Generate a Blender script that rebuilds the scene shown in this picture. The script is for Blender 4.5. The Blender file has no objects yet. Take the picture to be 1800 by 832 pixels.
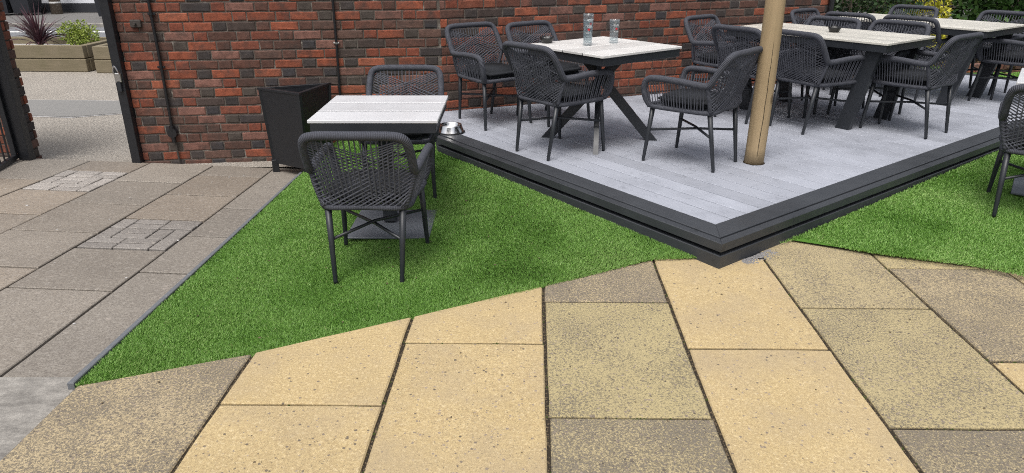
import bpy, bmesh, math, random
import numpy as np
from mathutils import Vector, Matrix
R = math.radians
random.seed(7); np.random.seed(7)
S = bpy.context.scene
COL = S.collection

# ------------------------------------------------------------------ camera, sky, sun, exposure
CAM_H = 1.55
cam = bpy.data.cameras.new('camera'); cam.sensor_width = 36.0; cam.lens = 36.0 * 1247 / 1800
cam.clip_end = 900; cam.clip_start = 0.05
cam_o = bpy.data.objects.new('camera', cam); COL.objects.link(cam_o)
cam_o.location = (0, 0, CAM_H); cam_o.rotation_euler = (R(90 - 22.2), 0, 0)
S.camera = cam_o
SUN_EL, SUN_AZ = 64.0, 200.0          # azimuth measured from +Y clockwise
w = bpy.data.worlds.new('World'); S.world = w; w.use_nodes = True
nt = w.node_tree; nt.nodes.clear()
sky = nt.nodes.new('ShaderNodeTexSky'); sky.sky_type = 'NISHITA'; sky.sun_disc = False
sky.sun_elevation = R(SUN_EL); sky.sun_rotation = R(SUN_AZ)
sky.air_density = 1.0; sky.dust_density = 6.0; sky.ozone_density = 1.0
hs = nt.nodes.new('ShaderNodeHueSaturation'); hs.inputs['Saturation'].default_value = 0.42
bg = nt.nodes.new('ShaderNodeBackground'); bg.inputs['Strength'].default_value = 0.15
wo = nt.nodes.new('ShaderNodeOutputWorld')
nt.links.new(sky.outputs[0], hs.inputs['Color']); nt.links.new(hs.outputs[0], bg.inputs[0]); nt.links.new(bg.outputs[0], wo.inputs[0])
sun = bpy.data.lights.new('sun', 'SUN'); sun.energy = 1.4; sun.angle = R(26); sun.color = (1.0, 0.98, 0.955)
sun_o = bpy.data.objects.new('sun', sun); COL.objects.link(sun_o)
az = R(SUN_AZ); el = R(SUN_EL)
sdir = Vector((math.sin(az) * math.cos(el), math.cos(az) * math.cos(el), math.sin(el)))
sun_o.rotation_euler = sdir.to_track_quat('Z', 'Y').to_euler(); sun_o.location = (0, 0, 20)
S.view_settings.view_transform = 'Standard'; S.view_settings.look = 'None'
S.view_settings.exposure = 0.25; S.view_settings.gamma = 1.0; S.view_settings.use_curve_mapping = False
S.render.engine = 'CYCLES'; S.cycles.max_bounces = 8; S.cycles.use_denoising = False; S.cycles.filter_width = 1.05

# ------------------------------------------------------------------ materials
def mat(name):
    m = bpy.data.materials.new(name); m.use_nodes = True
    n = m.node_tree; b = n.nodes['Principled BSDF']
    return m, n, b
def N(n, t, **kw):
    o = n.nodes.new('ShaderNode' + t)
    for k, v in kw.items(): setattr(o, k, v)
    return o
def LK(n, a, b): n.links.new(a, b)
def noise(n, vec, scale, detail=3, rough=.55, dim='3D'):
    o = N(n, 'TexNoise'); o.inputs['Scale'].default_value = scale; o.inputs['Detail'].default_value = detail
    o.inputs['Roughness'].default_value = rough
    if vec is not None: LK(n, vec, o.inputs['Vector'])
    return o.outputs['Fac']
def ramp(n, fac, stops, interp='LINEAR'):
    o = N(n, 'ValToRGB'); cr = o.color_ramp; cr.interpolation = interp
    while len(cr.elements) < len(stops): cr.elements.new(.5)
    for e, (p, c) in zip(cr.elements, stops):
        e.position = p; e.color = (c[0], c[1], c[2], 1) if not isinstance(c, (int, float)) else (c, c, c, 1)
    LK(n, fac, o.inputs[0]); return o.outputs[0]
def mix(n, fac, a, b, mode='MIX'):
    o = N(n, 'Mix', data_type='RGBA', blend_type=mode)
    for sock, v in ((o.inputs[0], fac), (o.inputs[6], a), (o.inputs[7], b)):
        if isinstance(v, (int, float)): sock.default_value = v
        elif isinstance(v, (tuple, list)): sock.default_value = (v[0], v[1], v[2], 1)
        else: LK(n, v, sock)
    return o.outputs[2]
def mth(n, op, a, b=None, c=None, clamp=False):
    o = N(n, 'Math', operation=op); o.use_clamp = clamp
    for i, v in enumerate((a, b, c)):
        if v is None: continue
        if isinstance(v, (int, float)): o.inputs[i].default_value = v
        else: LK(n, v, o.inputs[i])
    return o.outputs[0]
def bump(n, b, h, strength=.3, dist=.01):
    o = N(n, 'Bump'); o.inputs['Strength'].default_value = strength; o.inputs['Distance'].default_value = dist
    LK(n, h, o.inputs['Height']); LK(n, o.outputs[0], b.inputs['Normal'])
def pos(n): return N(n, 'NewGeometry').outputs['Position']
def objcol(n): return N(n, 'ObjectInfo').outputs['Color']
def objrand(n): return N(n, 'ObjectInfo').outputs['Random']
def scalev(n, v, s):
    o = N(n, 'Mapping'); o.inputs['Scale'].default_value = s; LK(n, v, o.inputs['Vector']); return o.outputs[0]
def objco(n): return N(n, 'TexCoord').outputs['Object']
def shiftv(n, v):       # every object samples its own patch of the texture
    o = N(n, 'VectorMath', operation='ADD'); LK(n, v, o.inputs[0])
    m = N(n, 'VectorMath', operation='SCALE'); m.inputs[0].default_value = (37., 91., 53.)
    LK(n, objrand(n), m.inputs['Scale']); LK(n, m.outputs[0], o.inputs[1]); return o.outputs[0]
M = {}
def plain(name, col, rough=.6, metal=0, var=.15, sc=20, bmp=0.1, spec=.5):
    m, n, b = mat(name); p = pos(n)
    f = noise(n, p, sc, 5, .65)
    c = mix(n, f, tuple(x * (1 - var) for x in col), tuple(min(1, x * (1 + var)) for x in col))
    LK(n, c, b.inputs['Base Color']); b.inputs['Metallic'].default_value = metal
    b.inputs['Specular IOR Level'].default_value = spec
    r = ramp(n, noise(n, p, sc * .6, 4), [(.3, max(.02, rough - .08)), (.7, min(1, rough + .08))]); LK(n, r, b.inputs['Roughness'])
    if bmp: bump(n, b, noise(n, p, sc * 6, 3), bmp, .003)
    M[name] = m; return m

# yellow paving: object colour R = wear, G = tint
def yellow_mat():
    m, n, b = mat('yellow_concrete_slab'); p = shiftv(n, pos(n))
    sep = N(n, 'SeparateColor'); LK(n, objcol(n), sep.inputs[0]); wear, tint = sep.outputs[0], sep.outputs[1]
    base = mix(n, noise(n, p, 3, 3), (.445, .340, .170), (.535, .420, .228))
    base = mix(n, ramp(n, noise(n, p, 115, 6, .85), [(.44, 0.), (.60, .75)]), base, (.30, .215, .115))
    base = mix(n, ramp(n, noise(n, p, 75, 4, .8), [(.54, 0.), (.64, .6)]), base, (.66, .54, .33))
    base = mix(n, ramp(n, noise(n, p, 2.3, 6, .65), [(.44, 0.), (.68, .75)]), base, mix(n, noise(n, p, 60, 5, .75), (.24, .19, .13), (.48, .38, .23)))
    base = mix(n, mth(n, 'MULTIPLY', mth(n, 'GREATER_THAN', wear, .4), mth(n, 'MULTIPLY', wear, .55)), base, (.40, .34, .235))
    base = mix(n, tint, base, (.38, .32, .165))
    patch = noise(n, p, 3.2, 4, .6); fine = noise(n, p, 120, 6, .85)
    v = mth(n, 'ADD', mth(n, 'MULTIPLY', patch, .30), mth(n, 'MULTIPLY', fine, 1.7))      # mean about 1.02
    thr = mth(n, 'SUBTRACT', 1.285, mth(n, 'MULTIPLY', wear, .435))
    mk = mth(n, 'MULTIPLY', mth(n, 'SUBTRACT', v, thr), 7., clamp=True)
    grey = mix(n, noise(n, p, 160, 3, .7), (.066, .058, .049), (.235, .205, .165))
    c = mix(n, mth(n, 'MULTIPLY', mk, .94), base, grey)
    vo = N(n, 'TexVoronoi'); vo.inputs['Scale'].default_value = 95; LK(n, p, vo.inputs['Vector'])
    sv = N(n, 'SeparateColor'); LK(n, vo.outputs['Color'], sv.inputs[0])
    thr2 = mth(n, 'MULTIPLY', mth(n, 'ADD', wear, .25), .20)
    chip = mth(n, 'MULTIPLY', mth(n, 'LESS_THAN', sv.outputs[0], thr2), mth(n, 'LESS_THAN', vo.outputs['Distance'], mth(n, 'MULTIPLY', sv.outputs[1], .62)))
    chipc = mix(n, sv.outputs[2], (.085, .072, .062), (.32, .26, .21))
    c = mix(n, mth(n, 'MULTIPLY', chip, .85), c, chipc)
    vl = N(n, 'TexVoronoi'); vl.inputs['Scale'].default_value = 130; LK(n, p, vl.inputs['Vector'])
    s2 = N(n, 'SeparateColor'); LK(n, vl.outputs['Color'], s2.inputs[0])
    lite = mth(n, 'MULTIPLY', mth(n, 'LESS_THAN', s2.outputs[0], mth(n, 'MULTIPLY', wear, .06)), mth(n, 'LESS_THAN', vl.outputs['Distance'], .35))
    c = mix(n, mth(n, 'MULTIPLY', lite, .6), c, (.50, .41, .27))
    c = mix(n, ramp(n, noise(n, p, 1.3, 4), [(.5, 0.), (.75, .35)]), c, mix(n, .5, c, (.25, .20, .13)))
    LK(n, c, b.inputs['Base Color']); b.inputs['Roughness'].default_value = .88; b.inputs['Specular IOR Level'].default_value = .25
    h = mth(n, 'SUBTRACT', mth(n, 'MULTIPLY', fine, .6), mth(n, 'MULTIPLY', mk, .5)); bump(n, b, h, .55, .004)
    M['yellow'] = m
yellow_mat()
def grey_mat():
    m, n, b = mat('grey_concrete_slab'); p = shiftv(n, pos(n))
    oc = objcol(n)
    c = mix(n, 1.0, mix(n, noise(n, p, 2.4, 5, .65), (.190, .168, .142), (.335, .300, .255)), oc, 'MULTIPLY')
    c = mix(n, ramp(n, noise(n, p, 130, 4, .7), [(.42, 0.), (.62, .75)]), c, (.11, .094, .082))
    c = mix(n, ramp(n, noise(n, p, 48, 5, .75), [(.5, 0.), (.66, .5)]), c, (.37, .34, .30))
    c = mix(n, ramp(n, noise(n, p, 260, 2, .6), [(.66, 0.), (.72, .6)]), c, (.40, .36, .31))
    vo = N(n, 'TexVoronoi'); vo.inputs['Scale'].default_value = 7; LK(n, p, vo.inputs['Vector'])
    spot = mth(n, 'LESS_THAN', vo.outputs['Distance'], .10)
    c = mix(n, mth(n, 'MULTIPLY', spot, .5), c, (.34, .30, .26))
    LK(n, c, b.inputs['Base Color']); b.inputs['Specular IOR Level'].default_value = .35
    LK(n, ramp(n, noise(n, p, 3, 4), [(.3, .62), (.7, .85)]), b.inputs['Roughness'])
    bump(n, b, noise(n, p, 150, 5, .7), .35, .003); M['grey'] = m
grey_mat()
def brick_mat(name, island):
    m, n, b = mat(name); p = pos(n)
    if island:
        rnd = N(n, 'NewGeometry').outputs['Random Per Island']
        base = ramp(n, rnd, [(0, (.052, .047, .049)), (.17, (.07, .055, .052)), (.2, (.105, .055, .042)), (.40, (.15, .06, .042)), (.45, (.19, .066, .042)), (.75, (.25, .085, .050)), (1, (.21, .10, .078))])
    else: base = objcol(n)
    c = mix(n, ramp(n, noise(n, p, 28, 5, .7), [(.3, .55), (.7, 1.25)]), (0, 0, 0), base, 'MIX')
    d = N(n, 'Mix', data_type='RGBA', blend_type='MULTIPLY'); d.inputs[0].default_value = 1; LK(n, base, d.inputs[6])
    LK(n, ramp(n, noise(n, p, 26, 6, .72), [(.25, .52), (.5, .95), (.8, 1.3)]), d.inputs[7]); c = d.outputs[2]
    c = mix(n, ramp(n, noise(n, p, 9, 5, .65), [(.46, 0.), (.70, .75)]), c, (.058, .044, .038))
    c = mix(n, ramp(n, noise(n, p, 55, 3, .6), [(.68, 0.), (.76, .5)]), c, (.30, .22, .17))
    LK(n, c, b.inputs['Base Color']); b.inputs['Roughness'].default_value = .86; b.inputs['Specular IOR Level'].default_value = .25
    bump(n, b, noise(n, p, 90, 6, .7), .6, .006); M[name] = m
brick_mat('brick_faces', False); brick_mat('brick_island', True)
def mortar_mat():
    m, n, b = mat('lime_mortar'); p = pos(n)
    c = mix(n, noise(n, p, 45, 4), (.070, .058, .049), (.14, .12, .10))
    c = mix(n, ramp(n, noise(n, p, 11, 4, .65), [(.57, 0.), (.68, .7)]), c, (.33, .30, .26))
    LK(n, c, b.inputs['Base Color']); b.inputs['Roughness'].default_value = .95
    bump(n, b, noise(n, p, 120, 4), .6, .006); M['mortar'] = m
mortar_mat()
def board_mat(name, a, c2, rough, streak_ang, stain=1.):
    m, n, b = mat(name)
    mp = N(n, 'Mapping'); mp.inputs['Rotation'].default_value = (0, 0, -R(streak_ang)); LK(n, shiftv(n, pos(n)), mp.inputs['Vector'])
    v = scalev(n, mp.outputs[0], (2.2, 55, 8))
    st = noise(n, v, 3, 5, .65)
    c = mix(n, st, a, c2)
    p = pos(n)
    c = mix(n, ramp(n, noise(n, p, 2.1, 6, .68), [(.46, 0.), (.70, .55 * stain)]), c, tuple(x * .60 for x in a))
    c = mix(n, ramp(n, noise(n, p, 9, 5, .7), [(.60, 0.), (.70, .45 * stain)]), c, tuple(x * .55 for x in a))
    c = mix(n, ramp(n, noise(n, p, 14, 5, .7), [(.62, 0.), (.75, .35 * stain)]), c, tuple(min(1, x * 1.15) for x in c2))
    rv = N(n, 'Mix', data_type='RGBA', blend_type='MULTIPLY'); rv.inputs[0].default_value = 1; LK(n, c, rv.inputs[6])
    LK(n, ramp(n, objrand(n), [(0, .86), (1, 1.06)]), rv.inputs[7])
    LK(n, rv.outputs[2], b.inputs['Base Color']); b.inputs['Specular IOR Level'].default_value = .4
    LK(n, ramp(n, noise(n, p, 5, 4), [(.3, rough - .1), (.7, rough + .12)]), b.inputs['Roughness'])
    bump(n, b, st, .25, .003); M[name] = m
board_mat('deck_board', (.295, .312, .355), (.405, .425, .48), .62, 127.1)
board_mat('border_left', (.032, .035, .040), (.058, .063, .071), .50, 127.1)
board_mat('border_right', (.032, .035, .040), (.058, .063, .071), .50, 37.1)
board_mat('table_slat', (.40, .395, .385), (.50, .495, .48), .45, 127.1)
board_mat('table_slat_x', (.50, .505, .52), (.59, .59, .60), .42, 0., .12)
board_mat('table_slat_warm', (.50, .48, .425), (.61, .59, .53), .42, 127.1, .25)
board_mat('table_slat_pale', (.57, .56, .54), (.68, .67, .65), .40, 38.5, .3)
plain('dark_metal', (.020, .023, .028), .42, .0, .12, 12, .03)
plain('plate_metal', (.105, .115, .13), .5, .0, .15, 9, .05)
plain('black_paint', (.012, .013, .016), .45, .0, .25, 30, .08)
plain('cushion_fabric', (.022, .024, .028), .85, 0, .2, 300, .3, .2)
plain('soil', (.035, .027, .02), .95, 0, .5, 30, .5, .1)
plain('joint_soil', (.040, .033, .025), .95, 0, .6, 90, .5, .1)
plain('edging', (.13, .138, .15), .7, 0, .25, 40, .2)
plain('stainless', (.72, .72, .71), .16, 1.0, .05, 40, 0)
plain('chrome_hasp', (.6, .6, .6), .3, 1.0, .1, 40, 0)
plain('ashtray', (.012, .012, .012), .35, 0, .1, 30, 0)
plain('road_tarmac', (.17, .175, .185), .85, 0, .15, 60, .3, .3)
plain('pavement_far', (.16, .155, .15), .9, 0, .25, 25, .3, .2)
plain('patch_tarmac', (.22, .215, .205), .9, 0, .2, 50, .3, .2)
plain('white_paint', (.72, .72, .70), .6, 0, .08, 20, .05)
plain('yellow_mark', (.50, .44, .22), .7, 0, .25, 20, .05)
plain('white_render', (.74, .76, .80), .7, 0, .05, 6, .1)
plain('dark_render', (.022, .024, .03), .6, 0, .2, 8, .1)
plain('pole_wood', (.16, .13, .10), .85, 0, .3, 12, .2)
plain('bin_plastic', (.016, .018, .024), .5, 0, .15, 8, .05)
plain('tube_conduit', (.010, .010, .012), .4, 0, .2, 40, .1)
plain('rust_box', (.05, .042, .036), .8, 0, .35, 60, .3)
plain('gravel_white', (.42, .41, .40), .9, 0, .4, 60, .4)
plain('moss', (.055, .075, .022), .95, 0, .5, 120, .4, .1)
plain('debris', (.13, .10, .065), .95, 0, .6, 150, .3, .1)
plain('red_print', (.45, .02, .03), .5, 0, .05, 20, 0)
plain('white_print', (.8, .8, .8), .5, 0, .03, 20, 0)
plain('granite_chip', (.20, .195, .195), .85, 0, .5, 120, .3, .3)
def concrete_mat():
    m, n, b = mat('weathered_concrete'); p = pos(n)
    v = scalev(n, p, (1.6, 2.8, 1.))
    c = mix(n, ramp(n, noise(n, v, 5, 6, .75), [(.36, 0.), (.64, 1.)]), (.15, .14, .125), (.36, .34, .305))
    c = mix(n, ramp(n, noise(n, p, 140, 4, .7), [(.4, 0.), (.7, .6)]), c, (.15, .14, .13))
    LK(n, c, b.inputs['Base Color']); b.inputs['Roughness'].default_value = .9; bump(n, b, noise(n, p, 120, 5, .7), .4, .004); M['concrete'] = m
concrete_mat()
def forecourt_mat():
    m, n, b = mat('forecourt_gravel_tarmac'); p = pos(n)
    c = mix(n, noise(n, p, 1.2, 5, .6), (.285, .26, .225), (.45, .415, .365))
    c = mix(n, ramp(n, noise(n, p, 45, 5, .75), [(.42, 0.), (.58, .8)]), c, (.16, .14, .12))
    c = mix(n, ramp(n, noise(n, p, 85, 4, .8), [(.53, 0.), (.62, .6)]), c, (.50, .47, .42))
    c = mix(n, ramp(n, noise(n, p, .55, 4, .6), [(.56, 0.), (.68, .5)]), c, (.16, .14, .115))
    LK(n, c, b.inputs['Base Color']); b.inputs['Roughness'].default_value = .92; b.inputs['Specular IOR Level'].default_value = .2
    bump(n, b, noise(n, p, 60, 5, .75), .7, .01); M['forecourt'] = m
forecourt_mat()
def rope_mat():
    m, n, b = mat('grey_rope'); p = pos(n)
    a = N(n, 'Attribute', attribute_name='tlen', attribute_type='GEOMETRY').outputs['Fac']
    s = mth(n, 'SINE', mth(n, 'MULTIPLY', a, 2 * math.pi / .0078))
    c = mix(n, noise(n, p, 160, 3, .6), (.044, .047, .058), (.094, .099, .120))
    c = mix(n, mth(n, 'MULTIPLY', mth(n, 'SUBTRACT', -.25, s, clamp=True), .8), c, (.018, .018, .021))
    LK(n, c, b.inputs['Base Color']); b.inputs['Roughness'].default_value = .78; b.inputs['Specular IOR Level'].default_value = .3
    bump(n, b, s, .55, .002); M['rope_wrap'] = m
    m, n, b = mat('thin_rope'); p = pos(n)
    c = mix(n, noise(n, p, 240, 2, .6), (.052, .055, .067), (.118, .123, .146))
    LK(n, c, b.inputs['Base Color']); b.inputs['Roughness'].default_value = .75; b.inputs['Specular IOR Level'].default_value = .3; M['rope'] = m
rope_mat()
def wood_mat(name, a, c2, green=0., axis=(40, 40, 2.5)):
    m, n, b = mat(name); p = objco(n)
    g = noise(n, scalev(n, shiftv(n, p), axis), 1.2, 6, .65)
    c = mix(n, g, a, c2)
    c = mix(n, ramp(n, noise(n, p, 6, 4), [(.45, 0.), (.75, .7)]), c, tuple(.55 * x + .45 * y for x, y in zip(a, c2)))
    kn = N(n, 'TexVoronoi'); kn.inputs['Scale'].default_value = 3.1; LK(n, scalev(n, p, (1.6, 1.6, .8)), kn.inputs['Vector'])
    c = mix(n, ramp(n, kn.outputs['Distance'], [(.05, .75), (.12, 0.)]), c, tuple(x * .3 for x in a))
    if green: c = mix(n, ramp(n, noise(n, p, 4, 5, .65), [(.4, 0.), (.7, green)]), c, (.085, .085, .035))
    LK(n, c, b.inputs['Base Color']); b.inputs['Roughness'].default_value = .8; b.inputs['Specular IOR Level'].default_value = .25
    bump(n, b, g, .4, .004); M[name] = m
wood_mat('pine_post', (.20, .135, .068), (.50, .385, .235), .10, (26, 26, 1.1))
wood_mat('sleeper', (.12, .098, .062), (.29, .245, .17), .28, (3, 40, 40))
def grass_mat(name, a, c2, c3):
    m, n, b = mat(name)
    r = N(n, 'Attribute', attribute_name='bl', attribute_type='GEOMETRY').outputs['Fac']
    c = ramp(n, r, [(0, a), (.55, c2), (.93, c3), (1., (.34, .37, .16))])
    LK(n, c, b.inputs['Base Color']); b.inputs['Roughness'].default_value = .5; b.inputs['Specular IOR Level'].default_value = .35
    M[name] = m
grass_mat('turf_blade', (.072, .172, .024), (.150, .300, .052), (.28, .44, .13))
plain('turf_mat', (.080, .185, .028), .9, 0, .4, 120, .5, .1)
def leaf_mat(name, stops, rough=.5):
    m, n, b = mat(name)
    r = N(n, 'Attribute', attribute_name='bl', attribute_type='GEOMETRY').outputs['Fac']
    LK(n, ramp(n, r, stops), b.inputs['Base Color']); b.inputs['Roughness'].default_value = rough
    b.inputs['Specular IOR Level'].default_value = .35; M[name] = m
leaf_mat('leaf_dark', [(0, (.010, .022, .008)), (.6, (.025, .055, .016)), (1, (.06, .11, .03))])
leaf_mat('leaf_mid', [(0, (.018, .042, .010)), (.6, (.04, .095, .02)), (1, (.09, .16, .04))])
leaf_mat('leaf_yellow', [(0, (.16, .17, .015)), (.5, (.42, .40, .03)), (1, (.62, .56, .06))])
leaf_mat('leaf_lime', [(0, (.09, .14, .015)), (.5, (.22, .29, .045)), (1, (.40, .46, .11))])
leaf_mat('leaf_grey', [(0, (.06, .08, .05)), (.6, (.14, .18, .11)), (1, (.26, .30, .20))])
leaf_mat('leaf_purple', [(0, (.030, .014, .018)), (.6, (.075, .030, .040)), (1, (.17, .085, .10))], .4)
leaf_mat('twig', [(0, (.05, .04, .032)), (.6, (.11, .09, .075)), (1, (.22, .19, .16))], .9)
leaf_mat('litter', [(0, (.03, .02, .014)), (.6, (.09, .055, .03)), (1, (.18, .11, .06))], .9)
def glass_mat():      # thin-walled clear glass: clear in the middle, bright at grazing angles
    m = bpy.data.materials.new('clear_glass'); m.use_nodes = True; n = m.node_tree; n.nodes.clear()
    out = N(n, 'OutputMaterial'); tr = N(n, 'BsdfTransparent'); tr.inputs[0].default_value = (.90, .93, .94, 1); gl = N(n, 'BsdfGlossy'); gl.inputs['Roughness'].default_value = .06
    lw = N(n, 'LayerWeight'); lw.inputs['Blend'].default_value = .35; mx = N(n, 'MixShader'); df = N(n, 'BsdfTranslucent'); df.inputs[0].default_value = (.85, .9, .92, 1); m2 = N(n, 'MixShader')
    LK(n, ramp(n, noise(n, pos(n), 60, 3), [(.35, .06), (.7, .22)]), m2.inputs[0]); LK(n, tr.outputs[0], m2.inputs[1]); LK(n, df.outputs[0], m2.inputs[2])
    LK(n, ramp(n, lw.outputs['Facing'], [(.25, .04), (.7, .25), (1., .8)]), mx.inputs[0]); LK(n, m2.outputs[0], mx.inputs[1]); LK(n, gl.outputs[0], mx.inputs[2]); LK(n, mx.outputs[0], out.inputs[0]); M['glass'] = m
glass_mat()

# ------------------------------------------------------------------ mesh helpers
def mesh(name, vs, fs, m=None, smooth=False, attr=None):
    me = bpy.data.meshes.new(name); me.from_pydata([tuple(v) for v in vs], [], [tuple(f) for f in fs])
    if m: me.materials.append(m if not isinstance(m, str) else M[m])
    if smooth: me.polygons.foreach_set('use_smooth', [True] * len(me.polygons))
    if attr is not None:
        a = me.attributes.new(attr[0], 'FLOAT', 'POINT'); a.data.foreach_set('value', np.asarray(attr[1], dtype=np.float32))
    me.update(); return me
def obj(name, me, parent=None, loc=None, rot=None, kind=None, color=None):
    o = bpy.data.objects.new(name, me); COL.objects.link(o)
    if parent: o.parent = parent
    if loc is not None: o.location = loc
    if rot is not None: o.rotation_euler = rot if isinstance(rot, (tuple, list)) else (0, 0, rot)
    if kind: o['kind'] = kind
    if color: o.color = (color[0], color[1], color[2], 1)
    return o
def thing(name, label, cat, loc=(0, 0, 0), rz=0, group=None):
    o = bpy.data.objects.new(name, None); COL.objects.link(o); o.location = loc; o.rotation_euler = (0, 0, rz)
    o.empty_display_size = .1; return tag(o, label, cat, group)
def tag(o, label, cat, group=None):
    o['label'] = label; o['category'] = cat
    if group: o['group'] = group
    return o
class MB:
    def __init__(s): s.v = []; s.f = []; s.a = []
    def add(s, vs, fs, at=None):
        o = len(s.v); s.v += [tuple(x) for x in vs]; s.f += [tuple(i + o for i in f) for f in fs]
        s.a += list(at) if at is not None else [0.] * len(vs); return s
    def box(s, c, d, rz=0., bev=0.):
        x, y, z = d[0] / 2, d[1] / 2, d[2] / 2; k = min(bev, x * .9, y * .9, z * .9)
        ca, sa = math.cos(rz), math.sin(rz)
        if k <= 0:
            vs = [(i * x, j * y, l * z) for l in (-1, 1) for j in (-1, 1) for i in (-1, 1)]
            fs = [(0, 2, 3, 1), (4, 5, 7, 6), (0, 1, 5, 4), (2, 6, 7, 3), (0, 4, 6, 2), (1, 3, 7, 5)]
        else:
            vs = []; fs = []
            lv = [(-z, k), (-z + k, 0), (z - k, 0), (z, k)]
            for zz, e in lv:
                X, Y = x - e, y - e
                q = k * .7 if e == 0 else k * .35
                vs += [(-X + q, -Y, zz), (X - q, -Y, zz), (X, -Y + q, zz), (X, Y - q, zz), (X - q, Y, zz), (-X + q, Y, zz), (-X, Y - q, zz), (-X, -Y + q, zz)]
            for l in range(3):
                for i in range(8):
                    j = (i + 1) % 8; fs.append((l * 8 + i, l * 8 + j, l * 8 + 8 + j, l * 8 + 8 + i))
            fs.append(tuple(range(7, -1, -1))); fs.append(tuple(range(24, 32)))
        vs = [(c[0] + a * ca - b * sa, c[1] + a * sa + b * ca, c[2] + zz) for a, b, zz in vs]
        return s.add(vs, fs)
    def prism(s, poly, z0, z1, bev=0.):
        """convex ccw polygon; z0,z1 numbers or functions of x,y"""
        F0 = z0 if callable(z0) else (lambda x, y: z0); F1 = z1 if callable(z1) else (lambda x, y: z1)
        n = len(poly); cx = sum(p[0] for p in poly) / n; cy = sum(p[1] for p in poly) / n
        vs = [(p[0], p[1], F0(*p)) for p in poly] + [(p[0], p[1], F1(*p) - bev) for p in poly]
        fs = [tuple(range(n - 1, -1, -1))]
        for i in range(n): j = (i + 1) % n; fs.append((i, j, n + j, n + i))
        if bev:
            ins = inset(poly, bev); vs += [(p[0], p[1], F1(*p)) for p in ins]
            for i in range(n): j = (i + 1) % n; fs.append((n + i, n + j, 2 * n + j, 2 * n + i))
            fs.append(tuple(range(2 * n, 3 * n)))
        else: fs.append(tuple(range(n, 2 * n)))
        return s.add(vs, fs)
    def tube(s, pts, rad, sides=8, cap=True, closed=False):
        P = [Vector(p) for p in pts]; n = len(P)
        rr = rad if isinstance(rad, (list, tuple)) else [rad] * n
        vs = []; at = []; L = 0.; prev = None
        for i in range(n):
            if closed: t = (P[(i + 1) % n] - P[i - 1])
            else: t = (P[min(i + 1, n - 1)] - P[max(i - 1, 0)])
            t.normalize()
            if prev is None:
                up = Vector((0, 0, 1)) if abs(t.z) < .9 else Vector((0, 1, 0)); a = t.cross(up).normalized()
            else: a = (prev - t * prev.dot(t)).normalized()
            prev = a; b = t.cross(a)
            if i: L += (P[i] - P[i - 1]).length
            for k in range(sides):
                th = 2 * math.pi * k / sides; vs.append(P[i] + (a * math.cos(th) + b * math.sin(th)) * rr[i]); at.append(L)
        fs = []
        for i in range(n - 1 + (1 if closed else 0)):
            j = (i + 1) % n
            for k in range(sides): l = (k + 1) % sides; fs.append((i * sides + k, i * sides + l, j * sides + l, j * sides + k))
        if cap and not closed:
            fs.append(tuple(range(sides - 1, -1, -1))); fs.append(tuple((n - 1) * sides + k for k in range(sides)))
        return s.add(vs, fs, at)
    def lathe(s, prof, c=(0, 0, 0), sides=24):
        vs = []; fs = []
        for r, z in prof:
            for k in range(sides):
                th = 2 * math.pi * k / sides; vs.append((c[0] + r * math.cos(th), c[1] + r * math.sin(th), c[2] + z))
        for i in range(len(prof) - 1):
            for k in range(sides): l = (k + 1) % sides; fs.append((i * sides + k, i * sides + l, (i + 1) * sides + l, (i + 1) * sides + k))
        return s.add(vs, fs)
    def me(s, name, m, smooth=False, attr=None): return mesh(name, s.v, s.f, m, smooth, (attr, s.a) if attr else None)
def inset(poly, d):
    n = len(poly); out = []
    for i in range(n):
        p0, p1, p2 = Vector(poly[i - 1]), Vector(poly[i]), Vector(poly[(i + 1) % n])
        e1 = (p1 - p0); e2 = (p2 - p1)
        if e1.length < 1e-6 or e2.length < 1e-6: out.append(tuple(p1)); continue
        e1.normalize(); e2.normalize(); n1 = Vector((-e1.y, e1.x)); n2 = Vector((-e2.y, e2.x)); b = n1 + n2
        k = d / max(.35, b.length * .5) if b.length > 1e-4 else d
        out.append(tuple(p1 + b.normalized() * min(k, 3 * d)))
    return out
def clip(poly, a, b, c):
    """keep a*x+b*y <= c"""
    out = []
    for i in range(len(poly)):
        p, q = poly[i], poly[(i + 1) % len(poly)]; fp, fq = a * p[0] + b * p[1] - c, a * q[0] + b * q[1] - c
        if fp <= 0: out.append(p)
        if (fp < 0 < fq) or (fq < 0 < fp):
            t = fp / (fp - fq); out.append((p[0] + t * (q[0] - p[0]), p[1] + t * (q[1] - p[1])))
    return out
def smooth_path(pts, k=6, closed=False):
    P = [Vector(p) for p in pts]; n = len(P); out = []
    for i in range(n if closed else n - 1):
        g = (lambda j: P[j % n]) if closed else (lambda j: P[max(0, min(n - 1, j))])
        p0, p1, p2, p3 = g(i - 1), g(i), g(i + 1), g(i + 2)
        for t in range(k):
            u = t / k; out.append(.5 * ((2 * p1) + (p2 - p0) * u + (2 * p0 - 5 * p1 + 4 * p2 - p3) * u * u + (3 * p1 - p0 - 3 * p2 + p3) * u ** 3))
    if not closed: out.append(P[-1])
    return out
def poly_area(p): return .5 * sum(p[i][0] * p[(i + 1) % len(p)][1] - p[(i + 1) % len(p)][0] * p[i][1] for i in range(len(p)))
def copy_tree(root, loc, rz, label):
    c = root.copy(); COL.objects.link(c); c.location = loc; c.rotation_euler = (0, 0, rz); c['label'] = label
    for ch in root.children:
        d = ch.copy(); COL.objects.link(d); d.parent = c
        for g in ch.children:
            e = g.copy(); COL.objects.link(e); e.parent = d
    return c

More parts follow.
